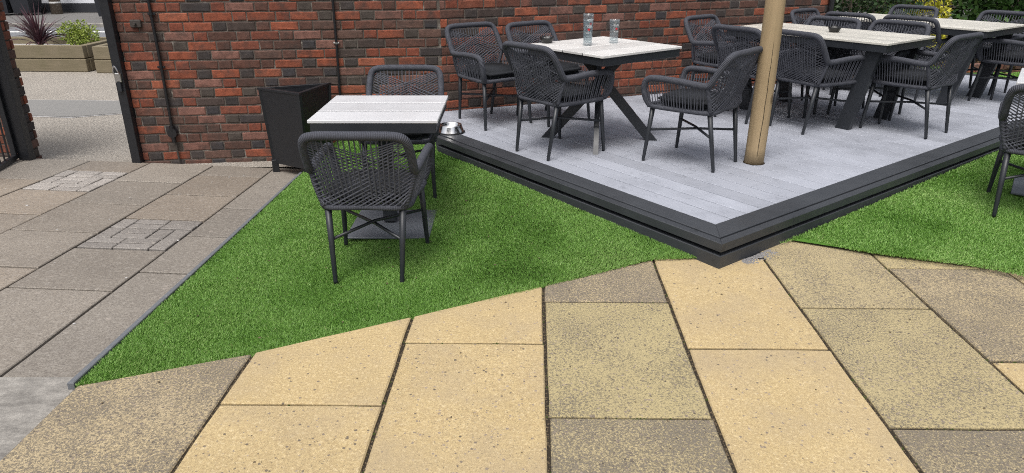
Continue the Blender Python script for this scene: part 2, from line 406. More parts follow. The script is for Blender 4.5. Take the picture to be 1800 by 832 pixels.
# ------------------------------------------------------------------ levels of the yard
DECK = .17
def z_yel(x, y): return .0087 * y
def z_grey(x, y): return .053 - .04 * x - .065 * y
K = Vector((1.055, 3.285)); U = Vector((math.cos(R(127.2)), math.sin(R(127.2)))); V = Vector((math.cos(R(37.2)), math.sin(R(37.2))))
W0 = Vector((-.62, 6.40)); WD = Vector((math.cos(R(21.6)), math.sin(R(21.6)))); WN = Vector((-WD.y, WD.x))
STRIP = [(-1.665, 2.27), (-1.80, 6.20)]
def z_turf(x, y):
    dd = np.abs((x - K.x) * V.x + (y - K.y) * V.y); ds = np.maximum(0., x - (-1.665 - .0344 * (y - 2.27)))
    wgt = (dd / (dd + ds + 1e-6)) ** 1.5
    return (z_yel(x, y) + .006) * (1 - wgt) + (.010 - .0697 * (y - 2.27)) * wgt

# ------------------------------------------------------------------ setting: ground sheets
def sheet(name, poly, z, m, sub=None):
    F = z if callable(z) else (lambda x, y: z)
    o = obj(name, mesh(name, [(p[0], p[1], F(*p)) for p in poly], [tuple(range(len(poly)))], m)); o['kind'] = 'structure'; return o
sheet('ground', [(-300, -100), (300, -100), (300, 400), (-300, 400)], -.48, 'soil')
sheet('forecourt', [(-60, 6.02), (40, 6.02), (40, 14.35), (-60, 14.0)], -.245, 'forecourt')
sheet('road', [(-80, 13.6), (60, 13.6), (60, 18.75), (-80, 18.55)], -.32, 'road_tarmac')
pm = MB(); pm.prism([(-80, 18.55), (60, 18.75), (60, 22.6), (-80, 22.6)], -.4, -.235)
o = obj('far_pavement', pm.me('far_pavement', 'pavement_far')); o['kind'] = 'structure'
km = MB(); km.prism([(-80, 18.42), (60, 18.62), (60, 18.745), (-80, 18.545)], -.4, -.225, .01)
o = obj('far_kerb', km.me('far_kerb', 'concrete')); o['kind'] = 'structure'
lm = MB(); lm.prism([(-40, 17.36), (20, 17.36), (20, 17.56), (-40, 17.56)], -.319, -.316)
o = obj('road_marking', lm.me('road_marking', 'white_paint')); o['kind'] = 'structure'
# tarmac repair patch in the forecourt, with its pale sealed edge
pe = [(-6.6, 8.55), (-5.9, 8.05), (-5.0, 7.95), (-4.3, 8.25), (-3.2, 8.25), (-3.2, 8.75), (-4.3, 8.85), (-5.3, 8.95), (-6.7, 9.0)]
pp = [(x, y + .035 if y < 8.5 else y - .03) for x, y in pe]
o = obj('patch_edge', mesh('patch_edge', [(x, y, -.241) for x, y in pe], [tuple(range(len(pe)))], 'gravel_white')); o['kind'] = 'structure'
o = obj('tarmac_patch', mesh('tarmac_patch', [(x, y, -.237) for x, y in pp], [tuple(range(len(pp)))], 'patch_tarmac')); o['kind'] = 'structure'
o = obj('yellow_paint_mark', mesh('mark', [(-4.78 + .16 * math.cos(t) , 9.2 + .10 * math.sin(t), -.2405) for t in np.linspace(0, 6.0, 14)], [tuple(range(14))], 'yellow_mark')); o['kind'] = 'structure'
sheet('planting_bed', [(5.2, 7.0), (16, 7.0), (16, 16), (2.0, 16), (3.3, 8.25)], .045, 'soil')
o = sheet('joint_bed', [(-1.66, -.6), (6, -.6), (6, 3.55), (1.2, 3.62), (.735, 3.41), (.152, 3.11), (-.437, 2.805), (-1.05, 2.498), (-1.645, 2.27)], lambda x, y: z_yel(x, y) - .011, 'joint_soil')
sheet('yard_base', [(1.0, 3.2), (9, 3.2), (9, 7.5), (6.3, 7.25)], .0, 'soil')
sheet('grey_joint_bed', [(-9, -.6), (-1.66, -.6), (-1.67, 2.4), (-1.80, 6.03), (-9, 6.03)], lambda x, y: z_grey(x, y) - .018, 'joint_soil')
sheet('turf_bed', [(-1.66, 2.2), (1.1, 3.3), (-.3, 6.3), (-1.8, 6.3)], -.36, 'soil')

# ------------------------------------------------------------------ yellow paving: one object for each slab
pav = obj('yellow_paving', None); pav['kind'] = 'structure'
XB = [-1.648, -1.060, -.460, .131, .716, 1.306, 1.904, 2.49, 3.08, 3.67]          # column joints, at Y = 2.3
def xb(i, y): return XB[i] + (y - 2.3) * (.0325 - .0028 * i)
JT = {0: [1.42], 1: [2.148, 1.275], 2: [2.575, 1.70], 3: [2.938, 2.072, 1.20], 4: [2.530, 1.66], 5: [2.877, 2.013, 1.15], 6: [3.297, 2.431, 1.56], 7: [2.72, 1.86], 8: [3.2, 2.35]}
WEAR = {0: [.80, .6], 1: [.02, .24, .3], 2: [.04, .34, .3], 3: [.86, .62, .90, .8], 4: [.08, .13, .2], 5: [.66, .68, .92, .8], 6: [.55, .82, .10, .3], 7: [.6, .5, .7], 8: [.5, .5, .5]}
TINT = {3: [0, .75, .45, .3], 5: [.45, .65, .3, .3], 0: [0, 0], 6: [.6, .1, 0, 0]}
def front_line(x):
    pts = [(-1.8, 2.2), (-1.632, 2.267), (-1.05, 2.491), (-.437, 2.798), (.152, 3.103), (.735, 3.402), (.965, 3.416), (1.2, 3.41)]
    return float(np.interp(x, [p[0] for p in pts], [p[1] for p in pts]))
for c in range(9):
    ys = [4.3 if c > 4 else 3.9] + JT[c] + [JT[c][-1] - .87]
    for r in range(len(ys) - 1):
        y1, y0 = ys[r], ys[r + 1]; g = .0055
        if y1 - y0 > .9 and c: y1 = y0 + .90
        sl = [random.uniform(-.003, .003) for _ in range(4)]
        p = [(xb(c, y0) + g, y0 + g + .008 * 0), (xb(c + 1, y0) - g, y0 + g - .006), (xb(c + 1, y1) - g, y1 - g - .006), (xb(c, y1) + g, y1 - g)]
        if c < 5:      # trimmed along the turf
            xa, xc = p[0][0], p[1][0]; ya, yc = front_line(xa) + .004, front_line(xc) + .004
            if c == 4: ya, yc = 3.55, 3.55
            s = (yc - ya) / (xc - xa); p = clip(p, -s, 1, ya - s * xa)
        if len(p) < 3 or poly_area(p) < .01: continue
        # slightly wandering edges
        q = []
        for i in range(len(p)):
            a, b = Vector(p[i]), Vector(p[(i + 1) % len(p)]); nseg = max(1, int((b - a).length / .12)); nn = Vector((-(b - a).y, (b - a).x)).normalized()
            for k in range(nseg): q.append(tuple(a.lerp(b, k / nseg) + nn * (random.uniform(0, .0035) if k else .004)))
        dz = random.uniform(-.002, .002)
        m_ = MB().prism(q, lambda x, y: z_yel(x, y) - .05, lambda x, y: z_yel(x, y) + dz, .005)
        obj('paving_slab', m_.me('paving_slab', 'yellow'), pav, color=(WEAR[c][min(r, len(WEAR[c]) - 1)], TINT.get(c, [0] * 4)[min(r, len(TINT.get(c, [0] * 4)) - 1)], 0))

# ------------------------------------------------------------------ grey paving falling to the gate
gp = obj('grey_paving', None); gp['kind'] = 'structure'
GX = [-1.69, -2.055, -2.595, -3.15, -3.67, -4.20, -4.73, -5.26, -5.8, -6.3]
GJ = {0: [3.515, 4.136, 4.76, 5.38], 1: [3.25, 3.86, 4.455, 5.07, 5.68], 2: [2.90, 3.522, 4.132, 4.763, 5.397], 3: [3.22, 3.84, 4.46, 5.06, 5.675], 4: [2.9, 3.5, 4.12, 4.74, 5.34], 5: [3.2, 3.8, 4.4, 5.0, 5.6], 6: [3, 3.6, 4.2, 4.8, 5.4], 7: [3, 3.6, 4.2, 4.8, 5.4], 8: [3, 3.6, 4.2, 4.8, 5.4]}
def paver(poly, parent, name, m, tone, dz=0., j=.003):
    q = []
    for i in range(len(poly)):
        a, b = Vector(poly[i]), Vector(poly[(i + 1) % len(poly)]); nseg = max(1, int((b - a).length / .15)); nn = Vector((-(b - a).y, (b - a).x)).normalized()
        for k in range(nseg): q.append(tuple(a.lerp(b, k / nseg) + nn * (random.uniform(0, j) if k else j)))
    m_ = MB().prism(q, lambda x, y: z_grey(x, y) - .05, lambda x, y: z_grey(x, y) + dz, .004)
    obj(name, m_.me(name, m), parent, color=tone)
for c in range(9):
    js = [2.375] + GJ[c] + [6.05]
    for r in range(len(js) - 1):
        y0, y1 = js[r], js[r + 1]; x1, x0 = GX[c], GX[c + 1]; g = .005
        if c == 0: xr0 = -1.665 - .0344 * (y0 - 2.27) - .012; xr1 = -1.665 - .0344 * (y1 - 2.27) - .012
        else: xr0 = xr1 = x1 - g
        lean = -.022
        gy = .0085; p = [(x0 + g - .02 * (y0 - 4), y0 + gy), (xr0 - (0 if c == 0 else .02 * (y0 - 4)), y0 + gy), (xr1 - (0 if c == 0 else .02 * (y1 - 4)), y1 - gy), (x0 + g - .02 * (y1 - 4), y1 - gy)]
        ins = (c == 1 and abs(y0 - 3.86) < .01) or (c == 3 and abs(y0 - 5.06) < .01)
        if not ins:
            t = random.uniform(.80, 1.16); warm = random.uniform(-.03, .05)
            if c == 0: t *= .95; warm = -.03
            paver(p, gp, 'paving_slab', 'grey', (t * (1.02 + warm), t, t * (.97 - warm)), random.uniform(-.002, .002)); continue
        # inset of small block pavers
        ux = (p[1][0] - p[0][0]) / 5; uy = (p[3][1] - p[0][1]) / 6
        lay = [(0, 0, 2, 1), (2, 0, 2, 1), (4, 0, 1, 2), (0, 1, 2, 1), (2, 1, 2, 1), (0, 2, 1, 2), (1, 2, 2, 1), (1, 3, 2, 1), (3, 2, 1, 2), (4, 2, 1, 2), (0, 4, 1, 2), (1, 4, 2, 1), (3, 4, 2, 1), (1, 5, 2, 1), (3, 5, 2, 1)]
        for (bx_, by_, bw, bh) in lay:
            sk = lambda i, j: (p[0][0] + ux * i + (p[3][0] - p[0][0]) * j / 6, p[0][1] + uy * j)
            q = [sk(bx_, by_), sk(bx_ + bw, by_), sk(bx_ + bw, by_ + bh), sk(bx_, by_ + bh)]
            t = random.uniform(1.05, 1.4) * (1.3 if c == 3 else .82)
            q = inset(q, .0042); ym = sum(v[1] for v in q) / 4; q = [(v[0], v[1] + (.003 if v[1] < ym else -.003)) for v in q]
            paver(q, gp, 'block_paver', 'grey', (t * .94, t * .98, t * 1.06), random.uniform(-.002, .003), .0015)
cm = MB().prism([(-9, .2), (-1.675, .2), (-1.655, 2.262), (-1.67, 2.362), (-9, 2.362)], lambda x, y: -.06, lambda x, y: .012 - .012 * (y - 1.0), .006)
o = obj('concrete_strip', cm.me('concrete_strip', 'concrete')); o['kind'] = 'structure'
# threshold of the gate
tm = MB().prism([(-4.25, 6.055), (-3.27, 6.055), (-3.27, 6.34), (-4.25, 6.34)], -.4, -.222, .01)
o = obj('gate_threshold', tm.me('gate_threshold', 'forecourt')); o['kind'] = 'structure'
# plastic edging strip along the turf
em = MB(); n_ = 14; prevp = None
for i in range(n_):
    t0, t1 = i / n_, (i + 1) / n_
    a = Vector(STRIP[0]).lerp(Vector(STRIP[1]), t0); b = Vector(STRIP[0]).lerp(Vector(STRIP[1]), t1)
    em.prism([(a.x - .016, a.y), (a.x + .010, a.y), (b.x + .010, b.y - (.002 if i % 5 == 4 else 0)), (b.x - .016, b.y - (.002 if i % 5 == 4 else 0))], lambda x, y: z_grey(x, y) - .05, lambda x, y: float(z_turf(x, y)) + .017, .003)
tag(obj('edging_strip', em.me('edging_strip', 'edging')), 'narrow grey edging strip between grey paving and artificial turf', 'edging')

# ------------------------------------------------------------------ turf (artificial grass)
def in_poly(px, py, poly):
    ins = np.zeros(len(px), bool); n = len(poly)
    for i in range(n):
        x0, y0 = poly[i]; x1, y1 = poly[(i + 1) % n]
        c = ((y0 > py) != (y1 > py)) & (px < (x1 - x0) * (py - y0) / (y1 - y0 + 1e-12) + x0); ins ^= c
    return ins
def vnoise(x, y, s, seed):
    rs = np.random.RandomState(seed); g = rs.rand(64, 64)
    X = x * s; Y = y * s; i = np.floor(X).astype(int); j = np.floor(Y).astype(int); fx = X - i; fy = Y - j
    fx = fx * fx * (3 - 2 * fx); fy = fy * fy * (3 - 2 * fy)
    a = g[i % 64, j % 64]; b = g[(i + 1) % 64, j % 64]; c = g[i % 64, (j + 1) % 64]; d = g[(i + 1) % 64, (j + 1) % 64]
    return (a * (1 - fx) + b * fx) * (1 - fy) + (c * (1 - fx) + d * fx) * fy
def turf(name, poly, zf, dens, seed, label):
    rs = np.random.RandomState(seed)
    P = np.array(poly); x0, y0 = P.min(0); x1, y1 = P.max(0); n = int((x1 - x0) * (y1 - y0) * dens)
    px = rs.uniform(x0, x1, n); py = rs.uniform(y0, y1, n); k = in_poly(px, py, poly)
    # thin out with distance: far blades are smaller than a pixel
    k &= rs.rand(n) < np.clip((3.4 / np.hypot(px, py)) ** 1.3, .25, 1.); px = px[k] + rs.normal(0, .0035, k.sum()); py = py[k] + rs.normal(0, .0035, k.sum()); n = len(px)
    pz = zf(px, py) + np.zeros(n)
    nz = vnoise(px, py, 2.1, seed + 1) * .6 + vnoise(px, py, 5.3, seed + 2) * .4
    th = rs.uniform(0, 2 * np.pi, n); lean = rs.uniform(.3, 1.3, n)
    fieldx = (nz - .5) * 2.6; h = rs.uniform(.007, .015, n) * (1 - .25 * np.abs(fieldx))
    lx = np.cos(th) * lean + fieldx * .6; ly = np.sin(th) * lean - np.abs(fieldx) * .5
    wd = .0015 * np.clip(np.hypot(px, py) / 3.0, 1, 2.2); ang = rs.uniform(0, np.pi, n)
    vx = np.cos(ang) * wd; vy = np.sin(ang) * wd
    co = np.empty((n, 3, 3), np.float32)
    co[:, 0] = np.stack([px - vx, py - vy, pz], 1); co[:, 1] = np.stack([px + vx, py + vy, pz], 1)
    co[:, 2] = np.stack([px + lx * h, py + ly * h, pz + h], 1)
    me = bpy.data.meshes.new(name); me.vertices.add(n * 3); me.vertices.foreach_set('co', co.ravel())
    me.loops.add(n * 3); me.loops.foreach_set('vertex_index', np.arange(n * 3, dtype=np.int32))
    me.polygons.add(n); me.polygons.foreach_set('loop_start', np.arange(0, n * 3, 3, dtype=np.int32))
    try: me.polygons.foreach_set('loop_total', np.full(n, 3, np.int32))
    except Exception: pass
    me.update(calc_edges=True); me.materials.append(M['turf_blade'])
    bl = np.clip(rs.normal(.42, .2, n) + (nz - .42) * .75, 0, .95); bl[rs.rand(n) < .006] = 1.  # patchy lightening puts the sheen of leaning pile into the blade colour
    a = me.attributes.new('bl', 'FLOAT', 'POINT'); a.data.foreach_set('value', np.repeat(bl, 3).astype(np.float32))
    o = obj(name, me, kind='stuff'); o['label'] = label; o['category'] = 'turf'; return o
def turf_mat(name, poly, zf):
    bm = bmesh.new(); gx = np.arange(-2, 8, .12)
    P = np.array(poly); x0, y0 = P.min(0); x1, y1 = P.max(0)
    me = bpy.data.meshes.new(name); vs = []; fs = []
    y = y0
    while y < y1:
        x = x0
        while x < x1:
            q = [(x, y), (x + .15, y), (x + .15, y + .15), (x, y + .15)]
            cx = poly_clip(q, poly)
            if len(cx) >= 3 and abs(poly_area(cx)) > 1e-5:
                b0 = len(vs); vs += [(a, b, zf(a, b)) for a, b in cx]; fs.append(tuple(range(b0, b0 + len(cx))))
            x += .15
        y += .15
    bm.free()
    o = obj(name, mesh(name, vs, fs, 'turf_mat')); o['kind'] = 'structure'; return o
def poly_clip(q, poly):   # q clipped by a nearly convex ccw polygon
    for i in range(len(poly)):
        a, b = poly[i], poly[(i + 1) % len(poly)]
        # keep the left side of a->b
        q = clip(q, (b[1] - a[1]), -(b[0] - a[0]), (b[1] - a[1]) * a[0] - (b[0] - a[0]) * a[1])
        if len(q) < 3: return []
    return q
dk = lambda t, off=-.012: tuple(K + U * t + V * off)
T1 = [(-1.648, 2.262), (-1.05, 2.476), (-.437, 2.783), (.152, 3.088), (.72, 3.378), (.97, 3.400), dk(2.72), (-.70, 6.36), (-1.782, 6.24)]
T1hull = [(-1.648, 2.262), (-1.05, 2.478), (-.437, 2.790), (.97, 3.47), dk(2.72), (-.70, 6.36), (-1.782, 6.24)]
turf_mat('turf_backing', [(-1.648, 2.275), (-.437, 2.80), (.93, 3.47), dk(2.7), (-.70, 6.36), (-1.782, 6.24)], lambda x, y: z_turf(x, y) + .003)
turf('turf', T1, lambda x, y: z_turf(x, y) + .004, 130000, 3, 'bright green artificial turf sloping beside the grey paving')
rk = lambda t, off=-.012: tuple(K + V * t + U * off)
def z_turf2(x, y): return z_yel(x, y) + .008 + .015 * np.maximum(0., x - 1.4)
T2 = [rk(.50), (1.62, 3.66), (1.80, 3.50), (1.93, 3.425), (2.315, 3.27), (2.60, 3.08), (3.2, 2.75), (4.5, 2.5), (7.2, 4.6), (6.5, 7.2), rk(6.45)]
turf_mat('turf_backing_far', [rk(.54), (1.95, 3.44), (2.62, 3.11), (4.5, 2.55), (7.2, 4.6), (6.5, 7.2), rk(6.45)], lambda x, y: z_turf2(x, y) + .003)
turf('turf', T2, lambda x, y: z_turf2(x, y) + .004, 80000, 5, 'bright green artificial turf right of the raised deck')
T3 = [(6.25, 7.25), (8.5, 7.6), (8.6, 9.6), (5.0, 9.4)]
turf_mat('turf_backing_rear', T3, lambda x, y: .10)
turf('turf', T3, lambda x, y: .10, 30000, 9, 'narrow strip of turf beyond the far end of the deck')

# ------------------------------------------------------------------ deck
deck = thing('raised_deck', 'raised pale grey plank deck with black border along the brick wall', 'deck', (K.x, K.y, 0))
def uv(u, v): return (U.x * u + V.x * v, U.y * u + V.y * v)          # local to the deck's corner
def clip_deck(p):
    p = clip(p, WN.x, WN.y, WN.dot(W0 - K) - .012)                    # brick wall
    p = clip(p, -1, 0, .0 + K.x + .71)                                # left end
    return p
B0, BW = .193, .139
for i in range(45):
    v0, v1 = B0 + i * BW + .0042, B0 + (i + 1) * BW - .0042
    p = clip_deck([uv(.193, v0), uv(.193, v1), uv(5.2, v1), uv(5.2, v0)])
    if len(p) < 3: continue
    if poly_area(p) < 0: p = p[::-1]
    if poly_area(p) < .005: continue
    vm = (v0 + v1) / 2; m_ = MB()
    hw = (v1 - v0) / 2
    m_.prism(p, DECK - .03, DECK, .0025)
    obj('deck_board', m_.me('deck_board', 'deck_board'), deck)
LEFT_U, RIGHT_V = 2.86, 6.6
def band(name, poly, z0, z1, m, bev=.003):
    if poly_area(poly) < 0: poly = poly[::-1]
    obj(name, MB().prism(poly, z0, z1, bev).me(name, m), deck)
# border boards, mitred at the corner; nosing outside them; fascia below
band('border_board', [uv(.056, .056), uv(.188, .188), uv(2.83, .188), uv(2.76, .056)], DECK - .03, DECK + .004, 'border_left')
band('border_board', [uv(.056, .056), uv(.056, RIGHT_V), uv(.188, RIGHT_V), uv(.188, .188)], DECK - .03, DECK + .004, 'border_right')
band('nosing', [uv(0, 0), uv(.048, .048), uv(2.76, .048), uv(2.74, 0)], DECK - .048, DECK - .001, 'border_left')
band('nosing', [uv(0, 0), uv(0, RIGHT_V), uv(.048, RIGHT_V), uv(.048, .048)], DECK - .048, DECK - .001, 'border_right')
band('recessed_fascia', [uv(.05, .05), uv(.05, 6.5), uv(.08, 6.5), uv(.08, .08)], -.05, DECK - .031, 'border_right')
band('recessed_fascia', [uv(.05, .05), uv(.08, .08), uv(2.75, .08), uv(2.74, .05)], -.05, DECK - .031, 'border_left')
band('plinth_board', [uv(.002, .002), uv(.002, 6.55), uv(.045, 6.55), uv(.045, .045)], -.04, .098, 'border_right')
band('plinth_board', [uv(.002, .002), uv(.045, .045), uv(2.74, .045), uv(2.73, .002)], -.14, .098, 'border_left')
band('end_board', [uv(.2, 6.46), uv(.2, 6.6), uv(3.2, 6.6), uv(3.2, 6.46)], -.1, DECK + .003, 'border_left')
# left end of the deck
lp = Vector(uv(2.75, .05))
band('end_board', [(lp.x - .04, lp.y + .06), (lp.x + .02, lp.y + .06), (-.67 - K.x, 6.36 - K.y), (-.73 - K.x, 6.36 - K.y)], -.22, DECK + .002, 'border_left')

# ------------------------------------------------------------------ brick walls (Flemish bond, every brick an object)
STR, HDR, HT, JN = .2255, .1055, .0680, .0105
COURSE = HT + JN; PER = STR + HDR + 2 * JN
def brick_mesh(l, h, d, sd):
    rs = random.Random(sd); j = lambda a: rs.uniform(-a, a)
    vs = []; c = [(-l / 2, -h / 2), (l / 2, -h / 2), (l / 2, h / 2), (-l / 2, h / 2)]
    # perimeter with extra points so that the arrises wander
    per = []
    for i in range(4):
        a, b = c[i], c[(i + 1) % 4]; n = 4 if i % 2 == 0 and l > .15 else 2
        for k in range(n): per.append((a[0] + (b[0] - a[0]) * k / n + j(.0016), a[1] + (b[1] - a[1]) * k / n + j(.0016)))
    n = len(per)
    for p in per: vs.append((p[0], d, p[1]))
    for p in per: vs.append((p[0], .004 + j(.0012), p[1]))
    for p in per:
        kx = (l / 2 - .0055 - abs(j(.003))) / (l / 2); kz = (h / 2 - .0055 - abs(j(.003))) / (h / 2); vs.append((p[0] * kx, j(.0012), p[1] * kz))
    fs = []
    for r in (0, 1):
        for i in range(n): k = (i + 1) % n; fs.append((r * n + i, r * n + k, (r + 1) * n + k, (r + 1) * n + i))
    fs.append(tuple(range(2 * n, 3 * n)))
    return vs, fs
SV = [brick_mesh(STR, HT, .10, i) for i in range(9)]; HV = [brick_mesh(HDR, HT, .10, 50 + i) for i in range(9)]
SM = [mesh('brick_stretcher', v, f, 'brick_faces') for v, f in SV]; HM = [mesh('brick_header', v, f, 'brick_faces') for v, f in HV]
def brick_tone(header):
    r = random.random()
    if header:
        if r < .52: b = random.choice([(.047, .043, .045), (.060, .050, .047), (.075, .062, .053), (.055, .047, .045)])
        elif r < .78: b = (.115, .058, .044)
        else: b = (.21, .065, .040)
    else:
        if r < .10: b = random.choice([(.055, .047, .046), (.075, .055, .048)])
        elif r < .44: b = random.choice([(.105, .055, .042), (.135, .063, .046), (.120, .070, .055)])
        elif r < .86: b = random.choice([(.235, .073, .042), (.27, .080, .044), (.195, .066, .042), (.285, .093, .053)])
        else: b = (.20, .10, .078)
    k = random.uniform(.86, 1.14); return tuple(x * k for x in b)
def wall_section(parent, p0, ang, length, z0, z1, limit, near, core=.21, far_end=True):
    """front face runs from p0 along ang (local +x), bricks face local -y.  near(x,z)->score, lowest become objects"""
    d = Vector((math.cos(ang), math.sin(ang))); bricks = []
    nc = int((z1 - z0) / COURSE)
    for c in range(nc):
        z = z0 + COURSE * (c + .5); x = -(PER / 2 if c % 2 else 0) - (STR - HDR) / 2 * 0 + random.uniform(-.012, .012); k = 0
        while x < length:
            isH = k % 2 == 1; l = HDR if isH else STR; k += 1
            a, b = max(x, 0), min(x + l, length); x += l + JN
            if b - a < .03: continue
            bricks.append((a, b, z, isH, b - a < l - .001))
    bricks.sort(key=lambda q: near((q[0] + q[1]) / 2, q[2]))
    rest = MB()
    for n, (a, b, z, isH, cut) in enumerate(bricks):
        i = random.randrange(9); full = HDR if isH else STR; sx = (b - a) / full
        cx = (a + b) / 2; out = random.uniform(-.0025, .0025); rz = random.uniform(-.006, .006); ry = random.uniform(-.010, .010); dz = random.uniform(-.0015, .0015)
        if n < limit:
            w_ = d * cx + Vector((d.y, -d.x)) * out
            o = obj('brick', (HM if isH else SM)[i], parent, (w_.x, w_.y, z + dz), (0, ry, ang + rz), color=brick_tone(isH))
            o.scale = (sx, 1, random.uniform(.97, 1.02))
        else:
            vs, fs = (HV if isH else SV)[i]; ca, sa = math.cos(ang), math.sin(ang)
            q = []
            for X, Y, Z in vs:
                X = X * sx + cx; Y = Y - out; q.append((X * ca - Y * sa, X * sa + Y * ca, Z + z + dz))
            rest.add(q, fs)
    if rest.v: obj('brick_courses', rest.me('brick_courses', 'brick_island'), parent, kind='stuff')
    cm_ = MB(); nn = Vector((-d.y, d.x))
    cpoly = [tuple(d * .004 + nn * .0075), tuple(d * (length - .004) + nn * .0075), tuple(d * (length - .004) + nn * core), tuple(d * .004 + nn * core)]
    cm_.prism(cpoly, z0 - .1, z1 - .004); obj('mortar', cm_.me('mortar', 'mortar'), parent)
    cp = MB(); cpoly = [tuple(d * -.02 - nn * .03), tuple(d * (length + .02) - nn * .03), tuple(d * (length + .02) + nn * (core + .03)), tuple(d * -.02 + nn * (core + .03))]
    cp.prism(cpoly, z1, z1 + .06, .012); obj('coping', cp.me('coping', 'concrete'), parent)
L1A = math.atan2(.34, 2.78); L1 = Vector((-3.262, 6.077))
TOPW = -.30 + COURSE * 27
w1 = thing('brick_wall', 'weathered red and blue brick wall between the gate and the deck', 'wall', (L1.x, L1.y, 0))
wall_section(w1, L1, L1A, 2.665, -.285, -.285 + COURSE * 27, 292, lambda x, z: max(0, z - 1.12) * 10 + max(0, .0 - z) + x * .01)
w2 = thing('brick_wall', 'weathered red and blue brick wall behind the deck tables', 'wall', (W0.x, W0.y, 0))
wall_section(w2, W0, R(21.6), 4.40, -.285, -.285 + COURSE * 27, 298, lambda x, z: max(0, z - 1.06) * 10 + max(0, .13 - z) * 10 + x * .02 + max(0, .2 * x - z) * .4)
w3 = thing('brick_wall', 'red brick wall left of the gate opening, its end showing', 'wall', (-4.285, 6.06, 0))
# front face (running left to right up to the opening) and the end face seen in the opening
def wall_part(parent, off, ang, length, limit, near, coping):
    tmp = thing('tmp', 'tmp', 'tmp'); wall_section(tmp, Vector((0, 0)), ang, length, -.285, -.285 + COURSE * 27, limit, near)
    for ch in list(tmp.children):
        if ch.name.startswith(('coping', 'mortar')) and not coping: bpy.data.objects.remove(ch); continue
        ch.parent = parent; ch.location = (ch.location.x + off[0], ch.location.y + off[1], ch.location.z)
    bpy.data.objects.remove(tmp)
wall_part(w3, (-1.6, -.098), R(3.5), 1.6, 150, lambda x, z: (1.6 - x) + max(0, z - 1.2) * 9, True)
wall_part(w3, (.008, .004), R(93.5), .215, 40, lambda x, z: z, False)

# ------------------------------------------------------------------ gate
gatepost = thing('gate_post', 'black steel gate post with latch fixed to the brick wall end', 'post', (-3.300, 6.05, -.235))
obj('post', MB().box((0, 0, 1.0), (.075, .07, 2.0), 0, .004).me('post', 'black_paint'), gatepost)
obj('stop_plate', MB().box((-.0, .05, 1.0), (.11, .012, 2.0), 0, .002).me('stop_plate', 'black_paint'), gatepost)
hp = MB(); hp.tube(smooth_path([(-.02, -.045, .79), (-.02, -.07, .83), (0, -.075, .87), (.02, -.07, .83), (.02, -.045, .79)], 4), .006, 6); hp.box((0, -.045, .77), (.055, .02, .075), 0, .004)
obj('latch', hp.me('latch', 'chrome_hasp'), gatepost)
hb = MB(); hb.box((0, -.045, .70), (.03, .02, .09), 0, .003); obj('padlock_hasp', hb.me('hasp', 'dark_metal'), gatepost)
lpost = thing('gate_post', 'black steel hinge post on the left of the gate opening', 'post', (-4.225, 5.985, -.215))
obj('post', MB().box((0, 0, 1.0), (.095, .08, 2.0), 0, .004).me('post', 'black_paint'), lpost)
obj('foot_plate', MB().box((0, 0, .006), (.16, .16, .012), 0, .002).me('foot_plate', 'black_paint'), lpost)
ga = math.atan2(5.0 - 5.93, -4.16 + 4.40)
gate = thing('iron_gate', 'black iron gate of upright bars standing open at far left', 'gate', (-4.292, 5.945, -.165), ga)
gl = .92
fr = MB(); fr.box((gl / 2, 0, .04), (gl, .04, .04), 0, .003); fr.box((gl / 2, 0, 1.75), (gl, .04, .04), 0, .003); fr.box((.02, 0, .895), (.04, .04, 1.67), 0, .003); fr.box((gl - .02, 0, .895), (.04, .04, 1.67), 0, .003)
obj('gate_frame', fr.me('gate_frame', 'black_paint'), gate)
bar_me = MB().tube([(0, 0, .055), (0, 0, 1.735)], .008, 8).me('bar', 'black_paint')
for i in range(8): obj('bar', bar_me, gate, (.04 + (gl - .08) * (i + 1) / 9, 0, 0))
for zh in (.3, 1.4): obj('hinge', MB().tube([(-.02, 0, zh), (-.02, 0, zh + .08)], .014, 8).me('hinge', 'black_paint'), gate)

# ------------------------------------------------------------------ conduits and fittings on the wall
def on1(x, out=.02): t = (x - L1.x) / math.cos(L1A); q = L1 + Vector((math.cos(L1A), math.sin(L1A))) * t + Vector((math.sin(L1A), -math.cos(L1A))) * out; return q
q = on1(-2.97, .022); cd = thing('cable_conduit', 'black conduit pipe with round junction box low on the brick wall', 'conduit', (q.x, q.y, -.23))
obj('pipe', MB().tube([(0, 0, .30), (.004, 0, .8), (-.002, 0, 1.3), (.0, 0, 2.05)], .0125, 10).me('pipe', 'tube_conduit'), cd)
jb2 = MB().lathe([(0, .0), (.034, .0), (.041, .006), (.041, .05), (0, .05)], sides=20); jb2.v = [(x, .028 - z, y + .275) for x, y, z in jb2.v]
obj('junction_box', jb2.me('junction_box', 'tube_conduit'), cd)
for pz, pr in (((.30, .335), .022), ((.19, .26), .018)): obj('gland', MB().tube([(0, -.004, pz[0]), (0, -.004, pz[1])], pr, 10).me('gland', 'tube_conduit'), cd)
obj('lower_pipe', MB().tube([(.006, .004, .20), (.010, .006, .02)], .009, 8).me('lower_pipe', 'rust_box'), cd)
for zc in (.84, 1.27, 1.75):
    c_ = MB(); c_.box((0, .008, zc), (.062, .014, .018), 0, .002); c_.tube([(0, -.0, zc - .009), (0, 0, zc + .009)], .017, 10); obj('clip', c_.me('clip', 'tube_conduit'), cd)
q = on1(-1.515, .018); cd2 = thing('cable_conduit', 'thin black conduit on the brick wall behind the small turf table', 'conduit', (q.x, q.y, -.2))
obj('pipe', MB().tube([(-.01, 0, .1), (-.006, 0, .5), (.003, 0, 1.0), (.006, 0, 1.5), (.008, 0, 2.0)], .0105, 10).me('pipe', 'tube_conduit'), cd2)
